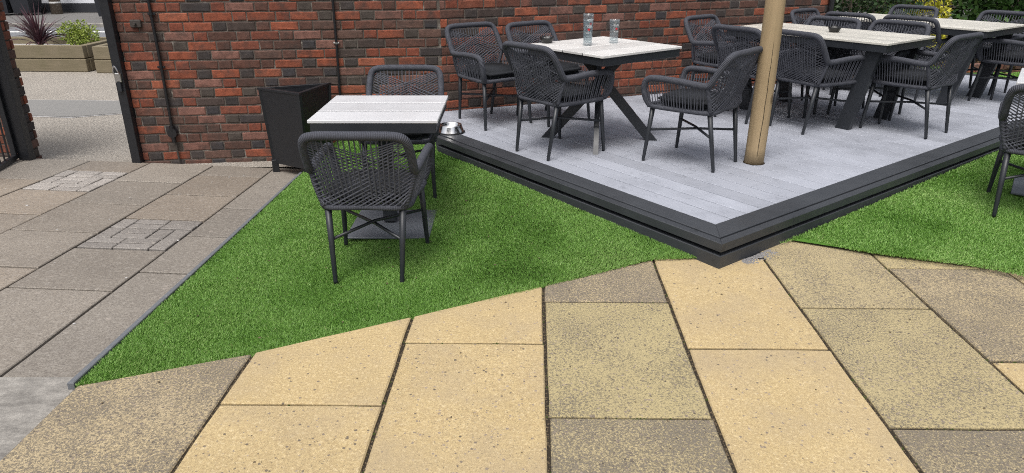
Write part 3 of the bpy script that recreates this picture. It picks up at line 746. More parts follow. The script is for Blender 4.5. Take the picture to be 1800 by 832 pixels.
for zc in (.985, 1.6):
    c_ = MB(); c_.box((.003, .008, zc), (.05, .012, .016), 0, .002); c_.tube([(.003, 0, zc - .008), (.003, 0, zc + .008)], .0145, 10); obj('clip', c_.me('clip', 'chrome_hasp'), cd2)
q = on1(-3.105, .015); b_ = thing('wall_bracket', 'small rusty bolted bracket high on the brick wall by the gate', 'bracket', (q.x, q.y, .965))
obj('plate', MB().box((0, 0, 0), (.085, .03, .062), L1A, .006).me('plate', 'rust_box'), b_)
bb = MB().tube([(0, -.012, 0), (0, -.04, 0)], .012, 8); obj('bolt', bb.me('bolt', 'rust_box'), b_)
q = W0 + WD * 4.33; q = q - WN * .03
dp = thing('drain_pipe', 'dark vertical pipe at the far end of the brick wall', 'pipe', (q.x, q.y, .17)); obj('pipe', MB().tube([(0, 0, 0), (0, 0, 1.8)], .03, 12).me('pipe', 'tube_conduit'), dp)
obj('bracket', MB().box((0, 0, .9), (.09, .05, .03), 0, .003).me('bracket', 'tube_conduit'), dp)

# ------------------------------------------------------------------ triangular planter
pt = thing('triangular_planter', 'tall black timber triangular planter standing against the brick wall', 'planter', (-1.86, 5.95, -.26))
A_ = Vector((-.245, -.045)); B_ = Vector((.165, -.295)); C_ = Vector((.30, .19))
def tri(k, off=0): c = (A_ + B_ + C_) / 3; return [c + (p - c) * k for p in (A_, B_, C_)]
zb, zt = .09, .715
lo, hi = tri(.86), tri(1.0); th = .024
def panel(i, nm):
    a0, b0 = lo[i], lo[(i + 1) % 3]; a1, b1 = hi[i], hi[(i + 1) % 3]
    c = (A_ + B_ + C_) / 3
    n0 = Vector(((b1 - a1).y, -(b1 - a1).x)).normalized() * -th
    vs = [(*a0, zb), (*b0, zb), (*b1, zt), (*a1, zt)]
    vi = [(*(Vector(v[:2]) + n0), v[2]) for v in vs]
    fs = [(0, 1, 2, 3), (7, 6, 5, 4), (0, 4, 5, 1), (1, 5, 6, 2), (2, 6, 7, 3), (3, 7, 4, 0)]
    obj(nm, mesh(nm, vs + vi, fs, 'black_paint'), pt)
for i in range(3): panel(i, 'side_panel')
rim = MB(); ri = tri(.80); ro = tri(1.03)
for i in range(3):
    k = (i + 1) % 3; rim.prism([tuple(ro[i]), tuple(ro[k]), tuple(ri[k]), tuple(ri[i])], zt, zt + .018, .002)
obj('rim', rim.me('rim', 'black_paint'), pt)
for p in tri(.80): obj('leg', MB().box((p.x, p.y, .055), (.055, .055, .13), .4, .003).me('leg', 'black_paint'), pt)
ins = tri(.84); obj('soil', MB().prism([tuple(p) for p in ins], zb + .02, zt - .16).me('soil', 'soil'), pt)

# ------------------------------------------------------------------ rope chairs
CH = .960        # height scale of the chair
def zc(*p): return tuple((x, y, z * CH) for x, y, z in p)
def make_chair():
    t = thing('rope_chair', 'x', 'chair')
    half = zc((.222, .232, .405), (.245, .256, .46), (.262, .262, .54), (.267, .238, .592), (.266, .17, .606), (.262, .02, .603), (.255, -.12, .592), (.250, -.178, .592), (.248, -.205, .612), (.246, -.245, .68), (.240, -.285, .748), (.222, -.305, .784), (.175, -.313, .798), (.08, -.316, .800))
    full = [(-x, y, z) for x, y, z in half] + [(0, -.317, .800 * CH)] + list(reversed(half))
    path = smooth_path(full, 5)
    obj('frame_tube', MB().tube(path, .0215, 10).me('frame_tube', 'rope_wrap', True, 'tlen'), t)
    # seat rail
    sr = zc((.222, .232, .405), (.215, .0, .400), (.195, -.195, .405)); rail = [(.0, .236, .402 * CH)] + list(sr) + [(0, -.202, .405 * CH)] + [(-x, y, z) for x, y, z in reversed(sr)]
    obj('seat_rail', MB().tube(smooth_path(rail, 4, True), .0150, 8, closed=True).me('seat_rail', 'rope_wrap', True, 'tlen'), t)
    for sx in (-1, 1):
        obj('rear_post', MB().tube(smooth_path([(sx * .195, -.197, .405 * CH), (sx * .225, -.195, .50 * CH), (sx * .249, -.180, .595 * CH)], 4), .0145, 8).me('rear_post', 'rope_wrap', True, 'tlen'), t)
    # legs
    for sx in (-1, 1):
        for (a, b) in (((.213, .215, .39), (.230, .250, 0)), ((.182, -.190, .39), (.166, -.245, 0))):
            obj('leg', MB().tube([(sx * b[0], b[1], 0), (sx * b[0], b[1], .012), (sx * (b[0] + (a[0] - b[0]) * .5), (a[1] + b[1]) / 2, .2 * CH), (sx * a[0], a[1], a[2] * CH)], [.0105, .0115, .0145, .0175], 10).me('leg', 'dark_metal', True), t)
    for sx in (-1, 1):
        obj('stretcher', MB().tube([(sx * .220, .229, .232 * CH), (0, .0, (.245 + .008 * sx) * CH), (-sx * .176, -.214, .232 * CH)], .0085, 8).me('stretcher', 'dark_metal', True), t)
    # seat base straps and cushion
    sp = MB()
    for k in range(11):
        y = -.18 + .39 * k / 10; xw = .197 + .024 * k / 10; sp.tube([(-xw, y, .402 * CH), (0, y, .396 * CH), (xw, y, .402 * CH)], .006, 4, False)
    for k in range(11):
        x = (-1 + 2 * k / 10) * .185; sp.tube([(x, -.195, .402 * CH), (x * 1.05, .22, .402 * CH)], .006, 4, False)
    obj('seat_straps', sp.me('seat_straps', 'rope'), t, kind='stuff')
    bm = bmesh.new(); bmesh.ops.create_cube(bm, size=1)
    for v in bm.verts:
        v.co.x *= .385 + .03 * (v.co.y > 0); v.co.y *= .400; v.co.z *= .055
    bmesh.ops.bevel(bm, geom=[e for e in bm.edges if abs(e.verts[0].co.z - e.verts[1].co.z) > .01], offset=.05, segments=4, affect='EDGES')
    bmesh.ops.bevel(bm, geom=[e for e in bm.edges if abs(e.verts[0].co.z - e.verts[1].co.z) < .001 and len(e.link_faces) == 2 and abs(e.link_faces[0].normal.z - e.link_faces[1].normal.z) > .5], offset=.02, segments=3, affect='EDGES')
    for v in bm.verts:
        if v.co.z > 0: v.co.z += .012 * (1 - (v.co.x / .22) ** 2) * (1 - (v.co.y / .22) ** 2)
        v.co.y += .012; v.co.z += .448 * CH
    me = bpy.data.meshes.new('seat_cushion'); bm.to_mesh(me); bm.free(); me.materials.append(M['cushion_fabric']); me.polygons.foreach_set('use_smooth', [True] * len(me.polygons))
    obj('seat_cushion', me, t)
    # woven sides: near-upright ropes from arm to seat rail
    def at_arm(f):     # f 0 front .. 1 rear
        pts = zc((.262, .262, .54), (.267, .238, .592), (.266, .17, .606), (.262, .02, .603), (.255, -.12, .592), (.250, -.178, .592)); n = len(pts) - 1
        L = [0]
        for i in range(n): L.append(L[-1] + (Vector(pts[i + 1]) - Vector(pts[i])).length)
        d = f * L[-1]
        for i in range(n):
            if d <= L[i + 1] + 1e-9: u = (d - L[i]) / (L[i + 1] - L[i]); return Vector(pts[i]).lerp(Vector(pts[i + 1]), u)
    for sx in (-1, 1):
        sw = MB(); nr = 22
        for k in range(nr):
            f = (k + .4) / nr; a = at_arm(f); y = max(-.192, min(.226, a.y * .93)); b = Vector((.219 - .018 * max(0, -y / .2), y, .405 * CH))
            o2 = .008 if k % 2 else .004
            mid = a.lerp(b, .5); sw.tube([(sx * (a.x + o2 * 1.2), a.y, a.z), (sx * (mid.x + o2 * .8), mid.y + random.uniform(-.002, .002), mid.z), (sx * (b.x + o2), b.y, b.z)], .0034, 5, False)
        obj('arm_weave', sw.me('arm_weave', 'rope'), t, kind='stuff')
    # woven back
    bw = MB()
    def side(sx, h):       # point on the side edge of the back, h 0 bottom .. 1 top corner
        pts = zc((.195, -.200, .41), (.225, -.197, .50), (.249, -.185, .595), (.246, -.245, .68), (.238, -.287, .75), (.218, -.306, .785)); n = len(pts) - 1
        i = min(n - 1, int(h * n)); u = h * n - i; p = Vector(pts[i]).lerp(Vector(pts[i + 1]), u); return Vector((sx * p.x, p.y, p.z))
    def bot(x): return Vector((x, -.202, .405 * CH))
    def top(x): return Vector((x, -.316, .797 * CH))
    def rope(a, b, o2, sag=.0):
        m1 = a.lerp(b, .5); bw.tube([a + Vector((0, o2, 0)), m1 + Vector((0, o2 - .01 - sag, .0)), b + Vector((0, o2, 0))], .0035, 5, False)
    nv = 17
    for k in range(nv):
        f = -1 + 2 * k / (nv - 1); rope(top(f * .200), bot(f * .172), random.choice((.004, .009)))
    nd = 21
    for sx in (-1, 1):
        for k in range(nd):
            h = .10 + .88 * k / (nd - 1); e = h - .56 + random.uniform(-.006, .006)
            b = side(-sx, e) if e >= 0 else bot(-sx * (.190 - .36 * (-e) / .46))
            rope(side(sx, h), b, -.011 if sx > 0 else -.003, .004)
    obj('back_weave', bw.me('back_weave', 'rope'), t, kind='stuff')
    return t
CHAIRS = [
 (-.708, 3.428, 'T', -1, 'grey rope armchair seen from behind at the small turf table'),
 (-.735, 4.665, 'T', 180, 'grey rope armchair behind the small turf table, facing the camera'),
 (-.175, 5.99, 'D', -144, 'grey rope armchair nearest the wall end, left of the square deck table'),
 (.330, 6.125, 'D', -142, 'grey rope armchair by the wall, partly hidden behind the ashtray corner of the square table'),
 (.33, 5.06, 'D', -49.5, 'grey rope armchair with its back to us at the left front of the square table'),
 (1.255, 4.79, 'D', 48.4, 'grey rope armchair right of the square table, touching the wooden post'),
 (1.975, 6.735, 'D', -140, 'grey rope armchair against the wall at the left end of the middle long table'),
 (2.075, 6.165, 'D', -55, 'grey rope armchair just left of the wooden post at the middle long table'),
 (2.44, 5.79, 'D', -60.5, 'grey rope armchair with its back to us just right of the wooden post'),
 (3.20, 5.68, 'D', 36, 'grey rope armchair seen from the side at the right end of the middle long table'),
 (2.735, 6.60, 'D', 130, 'left one of two grey rope armchairs on the far side of the middle table'),
 (3.150, 6.235, 'D', 128, 'right one of two grey rope armchairs on the far side of the middle table'),
 (3.235, 7.495, 'D', -142, 'grey rope armchair at the wall end of the farthest long table'),
 (3.545, 7.46, 'D', -50, 'left one of two grey rope armchairs on the near side of the farthest table'),
 (3.955, 7.08, 'D', -52, 'right one of two grey rope armchairs on the near side of the farthest table'),
 (4.19, 7.99, 'D', 127, 'grey rope armchair in front of the yellow shrub beyond the farthest table'),
 (4.73, 7.24, 'D', 127, 'grey rope armchair at top right on the far side of the farthest table'),
 (4.76, 6.80, 'D', 37, 'grey rope armchair cut by the right picture edge at the end of the farthest table'),
 (3.12, 4.02, 'R', -36, 'grey rope armchair on the turf cut by the right picture edge'),
]
proto = make_chair(); proto['group'] = 'grey rope armchairs'
def gz(x, y, where):
    return DECK if where == 'D' else (float(z_turf(x, y)) + .008 if where == 'T' else float(z_turf2(x, y)) + .008)
for i, (x, y, wh, rz, lab) in enumerate(CHAIRS):
    loc = (x, y, gz(x, y, wh))
    if i == 0: proto.location = loc; proto.rotation_euler = (0, 0, R(rz)); proto['label'] = lab
    else: copy_tree(proto, loc, R(rz), lab)

# ------------------------------------------------------------------ tables
def table_top(t, L, Wd, h, n, m, gap=.010):
    ap = MB(); k = .022
    for sy in (-1, 1): ap.box((0, sy * (Wd / 2 - .012 - k / 2), h - .045), (L - .024, k, .056), 0, .003)
    for sx in (-1, 1): ap.box((sx * (L / 2 - .012 - k / 2), 0, h - .045), (k, Wd - .024 - 2 * k - .002, .056), 0, .003)
    ap.box((0, 0, h - .026), (L - .07, Wd - .07, .014))
    for i in range(1, n): ap.box((0, -Wd / 2 + Wd / n * i, h - .0115), (L - .006, gap - .0025, .013))  # dark strips fill the slat gaps, standing in for the shade between slats
    obj('apron_and_gap_shade', ap.me('apron_and_gap_shade', 'dark_metal'), t)
    wd = Wd / n
    me = MB().box((0, 0, 0), (L, wd - gap, .018), 0, .0025).me('slat', m)
    for i in range(n): obj('slat', me, t, (0, -Wd / 2 + wd * (i + .5), h - .009))
def small_table(x, y, z, rz, label):
    t = thing('bistro_table', label, 'table', (x, y, z), rz, 'small square turf tables')
    table_top(t, .685, .69, .705, 3, 'table_slat_x', .020)
    obj('column', MB().box((0, 0, .335), (.075, .075, .63), 0, .006).me('column', 'dark_metal'), t)
    obj('base_plate', MB().box((.02, -.03, .006), (.48, .46, .012), 0, .003).me('base_plate', 'plate_metal'), t)
    br = MB(); br.box((0, 0, .645), (.50, .05, .03)); br.box((0, 0, .6465), (.05, .50, .03)); obj('top_bracket', br.me('top_bracket', 'dark_metal'), t)
small_table(-.732, 4.005, float(z_turf(-.73, 3.95)) + .018, 0, 'small square white slatted table on the left turf')
small_table(3.50, 4.36, float(z_turf2(3.5, 4.36)) + .018, R(-36), 'small white table on the right turf, only its corner in view')
def bar(a, b, wdt, thk, side):
    """flat bar from a to b, wide along 'side' """
    a, b = Vector(a), Vector(b); d = (b - a).normalized(); s_ = Vector(side); s_ = (s_ - d * s_.dot(d)).normalized(); n_ = d.cross(s_)
    vs = []
    for p in (a, b):
        zz = p.z
        for i, j in ((-1, -1), (1, -1), (1, 1), (-1, 1)):
            q = p + s_ * (i * wdt / 2) + n_ * (j * thk / 2); k = (zz - q.z) / d.z; vs.append(q + d * k)
    return vs, [(3, 2, 1, 0), (4, 5, 6, 7), (0, 1, 5, 4), (1, 2, 6, 5), (2, 3, 7, 6), (3, 0, 4, 7)]
sq = thing('square_table', 'square pale-topped table on the deck with crossed black legs', 'table', (.672, 5.375, DECK), R(38.5), 'deck tables')
table_top(sq, .815, .815, .71, 4, 'table_slat_pale')
for sx, sy in ((1, 1), (-1, 1), (-1, -1), (1, -1)):
    off = .021 if sx * sy > 0 else -.021
    dd_ = Vector((sx, sy, 0)).normalized(); pr = Vector((-dd_.y, dd_.x, 0)) * .022 * (1 if sx > 0 else -1)
    a = dd_ * .40 + pr; b = -dd_ * .17 + pr
    m_ = MB(); m_.add(*bar((a.x, a.y, 0), (b.x, b.y,   .662), .070, .036, dd_)); obj('leg', m_.me('leg', 'dark_metal'), sq)
def long_table(x, y, rz, L, Wd, label, m):
    t = thing('long_table', label, 'table', (x, y, DECK), rz, 'deck tables'); table_top(t, L, Wd, .71, 6, m)
    for sx in (-1, 1):
        for sy in (-1, 1):
            m_ = MB(); m_.add(*bar((sx * (L / 2 - .27), sy * (Wd / 2 - .085), 0), (sx * (L / 2 - .12), sy * (Wd / 2 - .085), .662), .112, .05, (1, 0, 0))); obj('leg', m_.me('leg', 'dark_metal'), t)
        obj('cross_bar', MB().box((sx * (L / 2 - .125), 0, .64), (.08, Wd - .24, .04), 0, .003).me('cross_bar', 'dark_metal'), t)
long_table(2.68, 6.285, R(127.5), 1.47, .79, 'long slatted pale table in the middle of the deck', 'table_slat_warm')
long_table(4.04, 7.25, R(126.5), 1.50, .83, 'long slatted pale table farthest back on the deck', 'table_slat_warm')

# ------------------------------------------------------------------ things on the tables
TZ = DECK + .71
def ashtray(x, y, label):
    t = thing('ashtray', label, 'ashtray', (x, y, TZ), random.uniform(0, 6), 'black ashtrays')
    n = 24; vs = []; fs = []
    prof = [(.0, .0), (.036, .0), (.050, .030), (.0525, .048), (.046, .048), (.042, .030), (.030, .010), (.0, .010)]
    for r, z in prof:
        for k in range(n):
            th = 2 * math.pi * k / n; dz = -.010 if (k % 8 in (0, 1)) and z > .04 else 0
            vs.append((r * math.cos(th), r * math.sin(th), z + dz))
    for i in range(len(prof) - 1):
        for k in range(n): l = (k + 1) % n; fs.append((i * n + k, i * n + l, (i + 1) * n + l, (i + 1) * n + k))
    obj('bowl', mesh('bowl', vs, fs, 'ashtray', True), t)
ashtray(.262, 5.50, 'black ashtray on the left corner of the square table')
ashtray(2.735, 6.235, 'black ashtray on the middle long table')
ashtray(4.09, 7.30, 'black ashtray on the farthest long table')
def glass(x, y, z, label, h=.172, parent_stack=False):
    t = thing('pint_glass', label, 'glass', (x, y, z), random.uniform(-.5, .5), 'empty pint glasses')
    prof = [(0, .0), (.030, .0), (.0325, .004), (.0325, h * .30), (.0335, h * .55), (.0385, h * .9), (.0395, h), (.0372, h), (.0362, h * .9), (.0312, h * .55), (.0295, h * .30), (.0285, .02), (0, .018)]
    obj('glass_body', MB().lathe(prof, sides=32).me('glass_body', 'glass', True), t)
    # red star badge and white lettering bands printed on the side facing the yard
    def onside(th, z, r=None):
        rr = (np.interp(z, [0, h * .3, h * .55, h * .9, h], [.0325, .0325, .0335, .0385, .0395])) + .0006
        return (rr * math.sin(th), -rr * math.cos(th), z)
    vs = [onside(.1, h * .62)]; 
    for k in range(10):
        a = math.pi / 2 + k * math.pi / 5; rr = .014 if k % 2 == 0 else .0062; vs.append(onside(.1 + rr * math.cos(a) / .034, h * .62 + rr * math.sin(a)))
    obj('badge', mesh('badge', vs, [(0, 1 + k, 1 + (k + 1) % 10) for k in range(10)], 'red_print'), t)
    vs = []; fs = []
    for row, zz in ((0, h * .78), (1, h * .73), (2, h * .48)):
        for k in range(7):
            if random.random() < .2: continue
            th = -.55 + k * .18; b = len(vs)
            for (dt, dz) in ((0, 0), (.10, 0), (.10, .005), (0, .005)): vs.append(onside(th + dt, zz + dz))
            fs.append((b, b + 1, b + 2, b + 3))
    obj('print', mesh('print', vs, fs, 'white_print'), t)
    return t
glass(.555, 5.365, TZ, h=.185, label='left pint glass on the square table, another stacked inside it')
glass(.555, 5.365, TZ + .038, h=.185, label='upper pint glass stacked inside the left one on the square table')
glass(.765, 5.50, TZ, 'single empty pint glass on the right of the square table')

# ------------------------------------------------------------------ dog bowl, wooden post, gravel patch
db = thing('dog_bowl', 'stainless steel dog bowl on the left corner of the deck', 'bowl', (-.49, 5.60, DECK + .004))
obj('bowl', MB().lathe([(.108, .0), (.108, .006), (.104, .012), (.088, .055), (.086, .062), (.080, .062), (.076, .050), (.062, .018), (0, .014)], sides=40).me('bowl', 'stainless', True), db)
obj('rubber_ring', MB().lathe([(.110, .0), (.113, .004), (.109, .009), (.104, .009)], sides=40).me('rubber_ring', 'ashtray', True), db)
ps = []; n_ = 26
for i in range(n_):
    z = 2.6 * i / (n_ - 1); ps.append((.004 * math.sin(z * 3), .004 * math.cos(z * 2.3), z))
post = thing('wooden_post', 'round pale pine post rising through the front of the deck', 'post', (1.672, 4.735, DECK))
pmh = MB().tube(ps, [.0655 - .0012 * i / 4 + random.uniform(-.0008, .0008) for i in range(n_)], 28)
obj('pole', pmh.me('pole', 'pine_post', True), post)
obj('cut_ring', MB().lathe([(0, .0012), (.073, .0012)], sides=28).me('cut_ring', 'joint_soil'), post)
cr = MB(); pth = []
for i in range(18):
    z = .06 + 1.5 * i / 17; a = R(-96 + 10 * math.sin(z * 2.) + random.uniform(-2, 2)); r_ = .0645 - .0018 * z; pth.append((r_ * math.cos(a) , r_ * math.sin(a), z))
cr.tube(pth, [.0008] + [.0018] * 16 + [.0006], 5); obj('drying_crack', cr.me('drying_crack', 'joint_soil'), post)
def scatter(name, label, pts, mats, rmin, rmax, zf, seed, cat='debris', flat=.5):
    rs = random.Random(seed); mb = MB()
    for (x, y) in pts:
        r = rs.uniform(rmin, rmax); z = zf(x, y); vs = []
        for k in range(5):
            th = 2 * math.pi * k / 5 + rs.random(); vs.append((x + r * math.cos(th) * rs.uniform(.6, 1.2), y + r * math.sin(th) * rs.uniform(.6, 1.2), z))
        vs.append((x, y, z + r * flat * rs.uniform(.6, 1.3)))
        mb.add(vs, [(k, (k + 1) % 5, 5) for k in range(5)])
    o = obj(name, mb.me(name, mats), kind='stuff'); o['label'] = label; o['category'] = cat; return o
rs = random.Random(11)
# loose chippings beside the deck corner
pts = []
for _ in range(260):
    a = rs.uniform(.17, .42); b = abs(rs.gauss(0, .028)); q = K + V * a - U * (b + .006); pts.append((q.x, q.y))
scatter('stone_chippings', 'small pile of grey stone chippings against the deck corner', pts, 'granite_chip', .004, .010, z_yel, 3, 'gravel', .7)
# crumbs and moss in the joints of the yellow paving
pts = []; mos = []
for c in range(1, 9):
    for _ in range(230):
        y = rs.uniform(1.5, 3.6)
        if c < 5 and y > front_line(xb(c, y)) + .01: continue
        pts.append((xb(c, y) + rs.gauss(0, .004), y))
        if rs.random() < .12 and 2 <= c: mos.append((xb(c, y) + rs.gauss(0, .003), y))
for c in range(9):
    for jy in JT[c]:
        for _ in range(40):
            x = rs.uniform(xb(c, jy), xb(c + 1, jy)); pts.append((x, jy - .006 * (x - xb(c, jy)) / .59 + rs.gauss(0, .003)))
            if rs.random() < .3: mos.append((x, jy + rs.gauss(0, .003)))
for (x, y) in ((.43, 2.068), (.46, 2.066), (2.02, 2.20), (1.99, 2.25), (-.47, 2.17)):
    for _ in range(14): mos.append((x + rs.gauss(0, .012), y + rs.gauss(0, .006)))
scatter('joint_crumbs', 'brown grit and leaf crumbs lying in the paving joints', pts, 'debris', .002, .0055, lambda x, y: z_yel(x, y) - .0105, 4, 'grit', .9)
scatter('joint_moss', 'green moss growing in the joints of the yellow paving', mos, 'moss', .003, .007, lambda x, y: z_yel(x, y) - .011, 5, 'moss', 1.2)
pts = [(rs.uniform(-1.5, 2.3), rs.uniform(1.7, 3.3)) for _ in range(60)]; pts = [p for p in pts if p[1] < front_line(p[0]) - .03 or p[0] > 1.2 and p[1] < 3.0]
scatter('leaf_crumbs', 'scattered tiny leaf fragments on the yellow paving', pts, 'debris', .0025, .007, lambda x, y: z_yel(x, y) + .002, 6, 'litter', .4)
pts = [(rs.uniform(-1.5, .2), rs.uniform(2.6, 5.0)) for _ in range(60)]; pts = [p for p in pts if p[1] > front_line(p[0]) + .05 and (Vector(p) - K).dot(V) < -.05]
scatter('turf_crumbs', 'scattered pale leaf crumbs on the left turf', pts, 'debris', .003, .008, lambda x, y: float(z_turf(x, y)) + .014, 12, 'litter', .4)
pts = [(rs.uniform(-4.2, -1.75), rs.uniform(2.6, 6.0)) for _ in range(26)]
scatter('pale_crumbs', 'scattered pale flecks on the grey paving', pts, 'gravel_white', .004, .012, lambda x, y: z_grey(x, y) + .001, 8, 'litter', .4)

# ------------------------------------------------------------------ foliage
def leaves(name, m, centres, n, size, spread, parent, seed, up=.3, aspect=.5, kind=None):
    rs = np.random.RandomState(seed); C = np.array(centres); idx = rs.randint(0, len(C), n)
    d = rs.normal(size=(n, 3)); d /= np.linalg.norm(d, axis=1)[:, None]; r = spread[idx] if isinstance(spread, np.ndarray) else np.full(n, spread)
    p = C[idx] + d * (r * rs.uniform(.35, 1.05, n) ** .6)[:, None]
    dirv = d + rs.normal(scale=.5, size=(n, 3)) + np.array([0, 0, up]); dirv /= np.linalg.norm(dirv, axis=1)[:, None]
    sd = np.cross(dirv, rs.normal(size=(n, 3))); sd /= np.linalg.norm(sd, axis=1)[:, None]
    L = size * rs.uniform(.6, 1.3, n); w2 = L * aspect * .5
    co = np.empty((n, 4, 3), np.float32); co[:, 0] = p; co[:, 1] = p + dirv * (L * .5)[:, None] + sd * w2[:, None]
    co[:, 2] = p + dirv * L[:, None]; co[:, 3] = p + dirv * (L * .5)[:, None] - sd * w2[:, None]
    me = bpy.data.meshes.new(name); me.vertices.add(n * 4); me.vertices.foreach_set('co', co.ravel()); me.loops.add(n * 4)
    me.loops.foreach_set('vertex_index', np.arange(n * 4, dtype=np.int32)); me.polygons.add(n); me.polygons.foreach_set('loop_start', np.arange(0, n * 4, 4, dtype=np.int32))
    me.update(calc_edges=True); me.materials.append(M[m]); a = me.attributes.new('bl', 'FLOAT', 'POINT')
    a.data.foreach_set('value', np.repeat(np.clip(rs.normal(.5, .25, n), 0, 1), 4).astype(np.float32))
    return obj(name, me, parent, kind=kind)
def shrub(name, label, loc, rx, ry, h, m, seed, n=5200, size=.06, clumps=34, aspect=.5, z0=.1):
    t = thing(name, label, 'shrub', loc); rs = random.Random(seed); cs = []
    for _ in range(clumps):
        a = rs.uniform(0, 2 * math.pi); rr = math.sqrt(rs.random()); z = rs.uniform(z0, 1); k = math.sqrt(max(.08, 1 - (z * .9) ** 3))
        cs.append((rx * rr * math.cos(a) * k, ry * rr * math.sin(a) * k, z * h))
    leaves('foliage', m, cs, n, size, min(rx, ry) * .42, t, seed, .2, aspect, 'stuff')
    st = MB()
    for i in range(9):
        c = cs[i]; st.tube([(rs.uniform(-.06, .06), rs.uniform(-.06, .06), 0), (c[0] * .5, c[1] * .5, c[2] * .5), c], [.014, .009, .004], 5)
    obj('stems', st.me('stems', 'pole_wood'), t, kind='stuff'); return t
shrub('dark_shrub', 'dense dark evergreen shrub beside the far end of the brick wall', (4.45, 9.6, .05), .85, .6, 1.7, 'leaf_dark', 21, 7000, .06)
shrub('golden_shrub', 'bright yellow-leaved shrub beyond the farthest table', (5.42, 9.75, .05), .34, .30, .80, 'leaf_yellow', 22, 2600, .06)
shrub('dark_shrub', 'large dark green shrub with broad leaves at top right', (7.3, 10.3, .05), 1.15, .7, 2.1, 'leaf_mid', 23, 8500, .085, 44, .7)
shrub('dark_shrub', 'very dark hedge mass filling the back right of the garden', (5.6, 11.4, .05), 3.4, .7, 2.4, 'leaf_dark', 24, 15000, .08, 90)
shrub('grey_shrub', 'grey-green feathery shrub at the right picture edge', (7.7, 9.35, .05), .5, .4, .95, 'leaf_grey', 25, 4000, .05)
shrub('golden_shrub', 'small yellow-green shrub half hidden by the dark evergreen', (5.15, 9.95, .05), .35, .3, .72, 'leaf_lime', 27, 2200, .055)
tw = thing('bare_bush', 'leafless brown twiggy bush left of the golden shrub', 'shrub', (5.35, 10.35, .05)); tb = MB(); rs = random.Random(31)
for i in range(150):
    a = rs.uniform(0, 6.28); r = rs.uniform(.05, .5); h = rs.uniform(.5, 1.4); x, y = r * math.cos(a), r * math.sin(a)
    tb.tube([(x * .1, y * .1, 0), (x * .5 + rs.gauss(0, .04), y * .5 + rs.gauss(0, .04), h * .5), (x + rs.gauss(0, .08), y + rs.gauss(0, .08), h)], [.007, .005, .002], 4)
obj('twigs', tb.me('twigs', 'twig', False, None), tw, kind='stuff')
cs = [(rs.uniform(4.9, 9), rs.uniform(8.9, 9.7), .05) for _ in range(160)]
o = leaves('leaf_litter', 'litter', cs, 5000, .05, .18, None, 41, .1, .6, 'stuff'); o['label'] = 'brown fallen leaves covering the soil under the shrubs'; o['category'] = 'litter'
gb = MB(); bmsh = []
# low brick garden edging behind the deck
ge = thing('garden_edging', 'low red brick edging in front of the shrubs at far right', 'edging', (5.3, 9.02, .05))
for i in range(16):
    for c_ in range(2):
        o = obj('brick', SM[(i + c_) % 9], ge, (.12 + i * .236 + (.118 if c_ else 0), -.10 + 0 * i, .04 + c_ * .078), (0, 0, R(4)), color=brick_tone(False))
        o.location.y += o.location.x * math.tan(R(4))

# ------------------------------------------------------------------ street side: planters, bins, pole, building
def sleeper_planter(name, label, loc, rz, L, Wd, rows=2):
    t = thing(name, label, 'planter', loc, rz); hgt = .20; th = .10
    def plank(c, d, axisz=0): obj('plank', MB().box((0, 0, 0), d, 0, .008).me('plank', 'sleeper'), t, c, axisz)
    for r in range(rows):
        z = hgt * (r + .5) + .002 * r; e = .0 if r % 2 == 0 else .015
        plank((0, -Wd / 2 + th / 2, z), (L - e, th, hgt - .008)); plank((0, Wd / 2 - th / 2, z), (L - e, th, hgt - .008))
        for sx in (-1, 1): plank((sx * (L / 2 - th / 2 + .012 - e / 2), 0, z), (Wd - 2 * th - .006, th, hgt - .008), math.pi / 2)
    obj('soil', MB().box((0, 0, hgt * rows / 2 - .05), (L - 2 * th, Wd - 2 * th, hgt * rows - .12)).me('soil', 'gravel_white'), t); return t
PX, PY, PZ = -7.62, 11.75, -.245
sleeper_planter('sleeper_planter', 'long weathered timber planter beyond the gate opening', (PX, PY, PZ), R(-2), 2.15, 1.15)
sleeper_planter('sleeper_planter', 'end of a second timber planter just right of the first', (-5.36, 11.55, PZ), R(-2), 2.0, 1.1)
co = thing('purple_cordyline', 'spiky purple-leaved cordyline in the timber planter', 'plant', (-7.60, 11.75, PZ + .29))
rs = random.Random(51); vs = []; fs = []; at = []
for i in range(95):
    a = rs.uniform(0, 6.28); tilt = rs.uniform(.1, 1.15); L = rs.uniform(.45, .80); wd = rs.uniform(.014, .024); d = Vector((math.cos(a), math.sin(a), 0)); s_ = Vector((-d.y, d.x, 0))
    b0 = len(vs); n = 6
    for k in range(n + 1):
        u = k / n; ang = tilt * (.55 + .75 * u); p = d * (L * u * math.sin(ang)) + Vector((0, 0, L * u * math.cos(ang) - .10 * u * u * tilt)); ww = wd * (1 - u ** 2.2) * (.55 + .9 * u if u < .5 else 1)
        q1 = p + s_ * ww; q2 = p - s_ * ww + d * .0; vs += [tuple(q1), tuple(p - Vector((0, 0, ww * .5))), tuple(q2)]; at += [min(1, max(0, .5 + rs.gauss(0, .2)))] * 3
    for k in range(n):
        j = b0 + 3 * k; fs += [(j, j + 1, j + 4, j + 3), (j + 1, j + 2, j + 5, j + 4)]
obj('leaves', mesh('leaves', vs, fs, 'leaf_purple', False, ('bl', at)), co, kind='stuff')
obj('crown_base', MB().tube([(0, 0, -.02), (0, 0, .1)], [.05, .03], 8).me('crown_base', 'leaf_purple'), co)
sh = shrub('lime_shrub', 'small rounded lime-green shrub in the timber planter', (-6.98, 11.80, PZ + .28), .28, .25, .33, 'leaf_lime', 61, 3200, .035, 26, .6, .2)
bld = thing('building', 'white rendered building with dark plinth across the road', 'building', (-12.5, 21.78, -.235))
obj('plinth', MB().box((0, .5, .125), (9, 1.0, .25), 0, .01).me('plinth', 'dark_render'), bld)
obj('wall', MB().box((0, .53, 1.77), (9, .96, 3.03), 0, .01).me('wall', 'white_render'), bld)
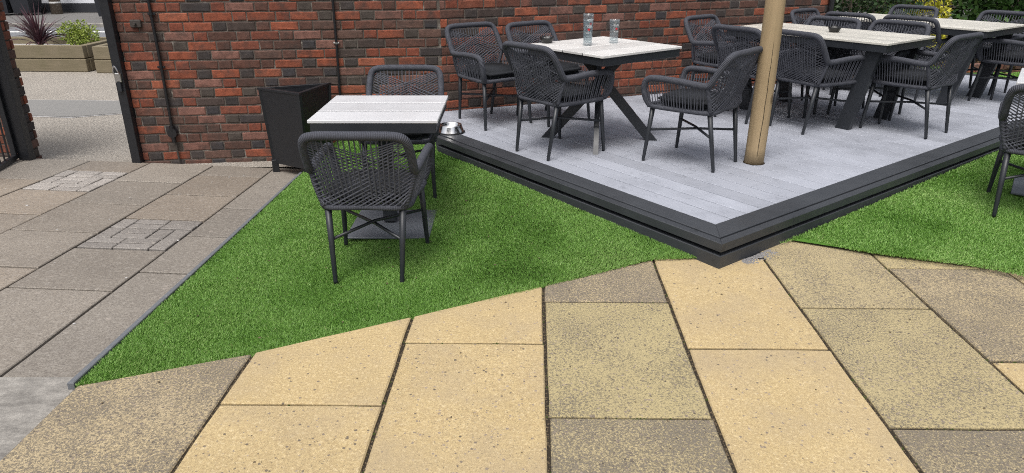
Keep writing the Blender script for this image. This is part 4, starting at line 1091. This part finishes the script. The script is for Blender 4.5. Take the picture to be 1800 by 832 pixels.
for i in range(5): obj('ledge', MB().box((-3.6 + 1.8 * i, .03, .62), (1.5, .05, .05), 0, .005).me('ledge', 'dark_render'), bld)
for i in range(3):
    wf = obj('window', MB().box((-2.8 + 2.8 * i, .045, 1.9), (1.1, .06, 1.2), 0, .01).me('window', 'dark_render'), bld)
    obj('frame', MB().box((-2.8 + 2.8 * i, .02, 1.26), (1.24, .10, .06), 0, .005).me('frame', 'white_paint'), wf)
bw3 = thing('far_wall', 'reddish brick wall across the road at top left', 'wall', (-19.2, 22.9, -.235))
wall_part(bw3, (0, 0), 0., 2.15, 0, lambda x, z: 0, True)
tp = thing('telegraph_pole', 'weathered wooden pole on the far pavement', 'pole', (-13.1, 21.35, -.235))
obj('pole', MB().tube([(0, 0, 0), (.02, 0, 2), (.03, 0, 5)], [.15, .14, .12], 14).me('pole', 'pole_wood', True), tp)
obj('band', MB().tube([(0, 0, .30), (0, 0, .34)], .153, 14).me('band', 'white_paint'), tp)
def wheelie(loc, rz, label, sc=1.):
    t = thing('wheelie_bin', label, 'bin', loc, rz, 'bins across the road'); t.scale = (sc, sc, sc)
    vs = []
    for z, a, b in ((.06, .24, .26), (.95, .29, .34)): vs += [(-a, -b, z), (a, -b, z), (a, b, z), (-a, b, z)]
    obj('bin_body', mesh('bin_body', vs, [(3, 2, 1, 0), (4, 5, 6, 7), (0, 1, 5, 4), (1, 2, 6, 5), (2, 3, 7, 6), (3, 0, 4, 7)], 'bin_plastic'), t)
    obj('lid', MB().box((0, 0, .985), (.64, .76, .06), 0, .02).me('lid', 'bin_plastic'), t)
    for sx in (-1, 1): obj('wheel', MB().tube([(sx * .22, .27, .10), (sx * .28, .27, .10)], .10, 14).me('wheel', 'ashtray'), t)
    obj('handle', MB().tube([(-.25, .40, .93), (.25, .40, .93)], .016, 8).me('handle', 'bin_plastic'), t)
wheelie((-14.35, 21.0, -.235), .05, 'left of two black wheelie bins beside the wooden pole')
wheelie((-13.72, 21.05, -.235), -.06, 'right of two black wheelie bins beside the wooden pole')
wheelie((-10.85, 20.1, -.235), .1, 'black wheelie bin across the road next to the gate post')
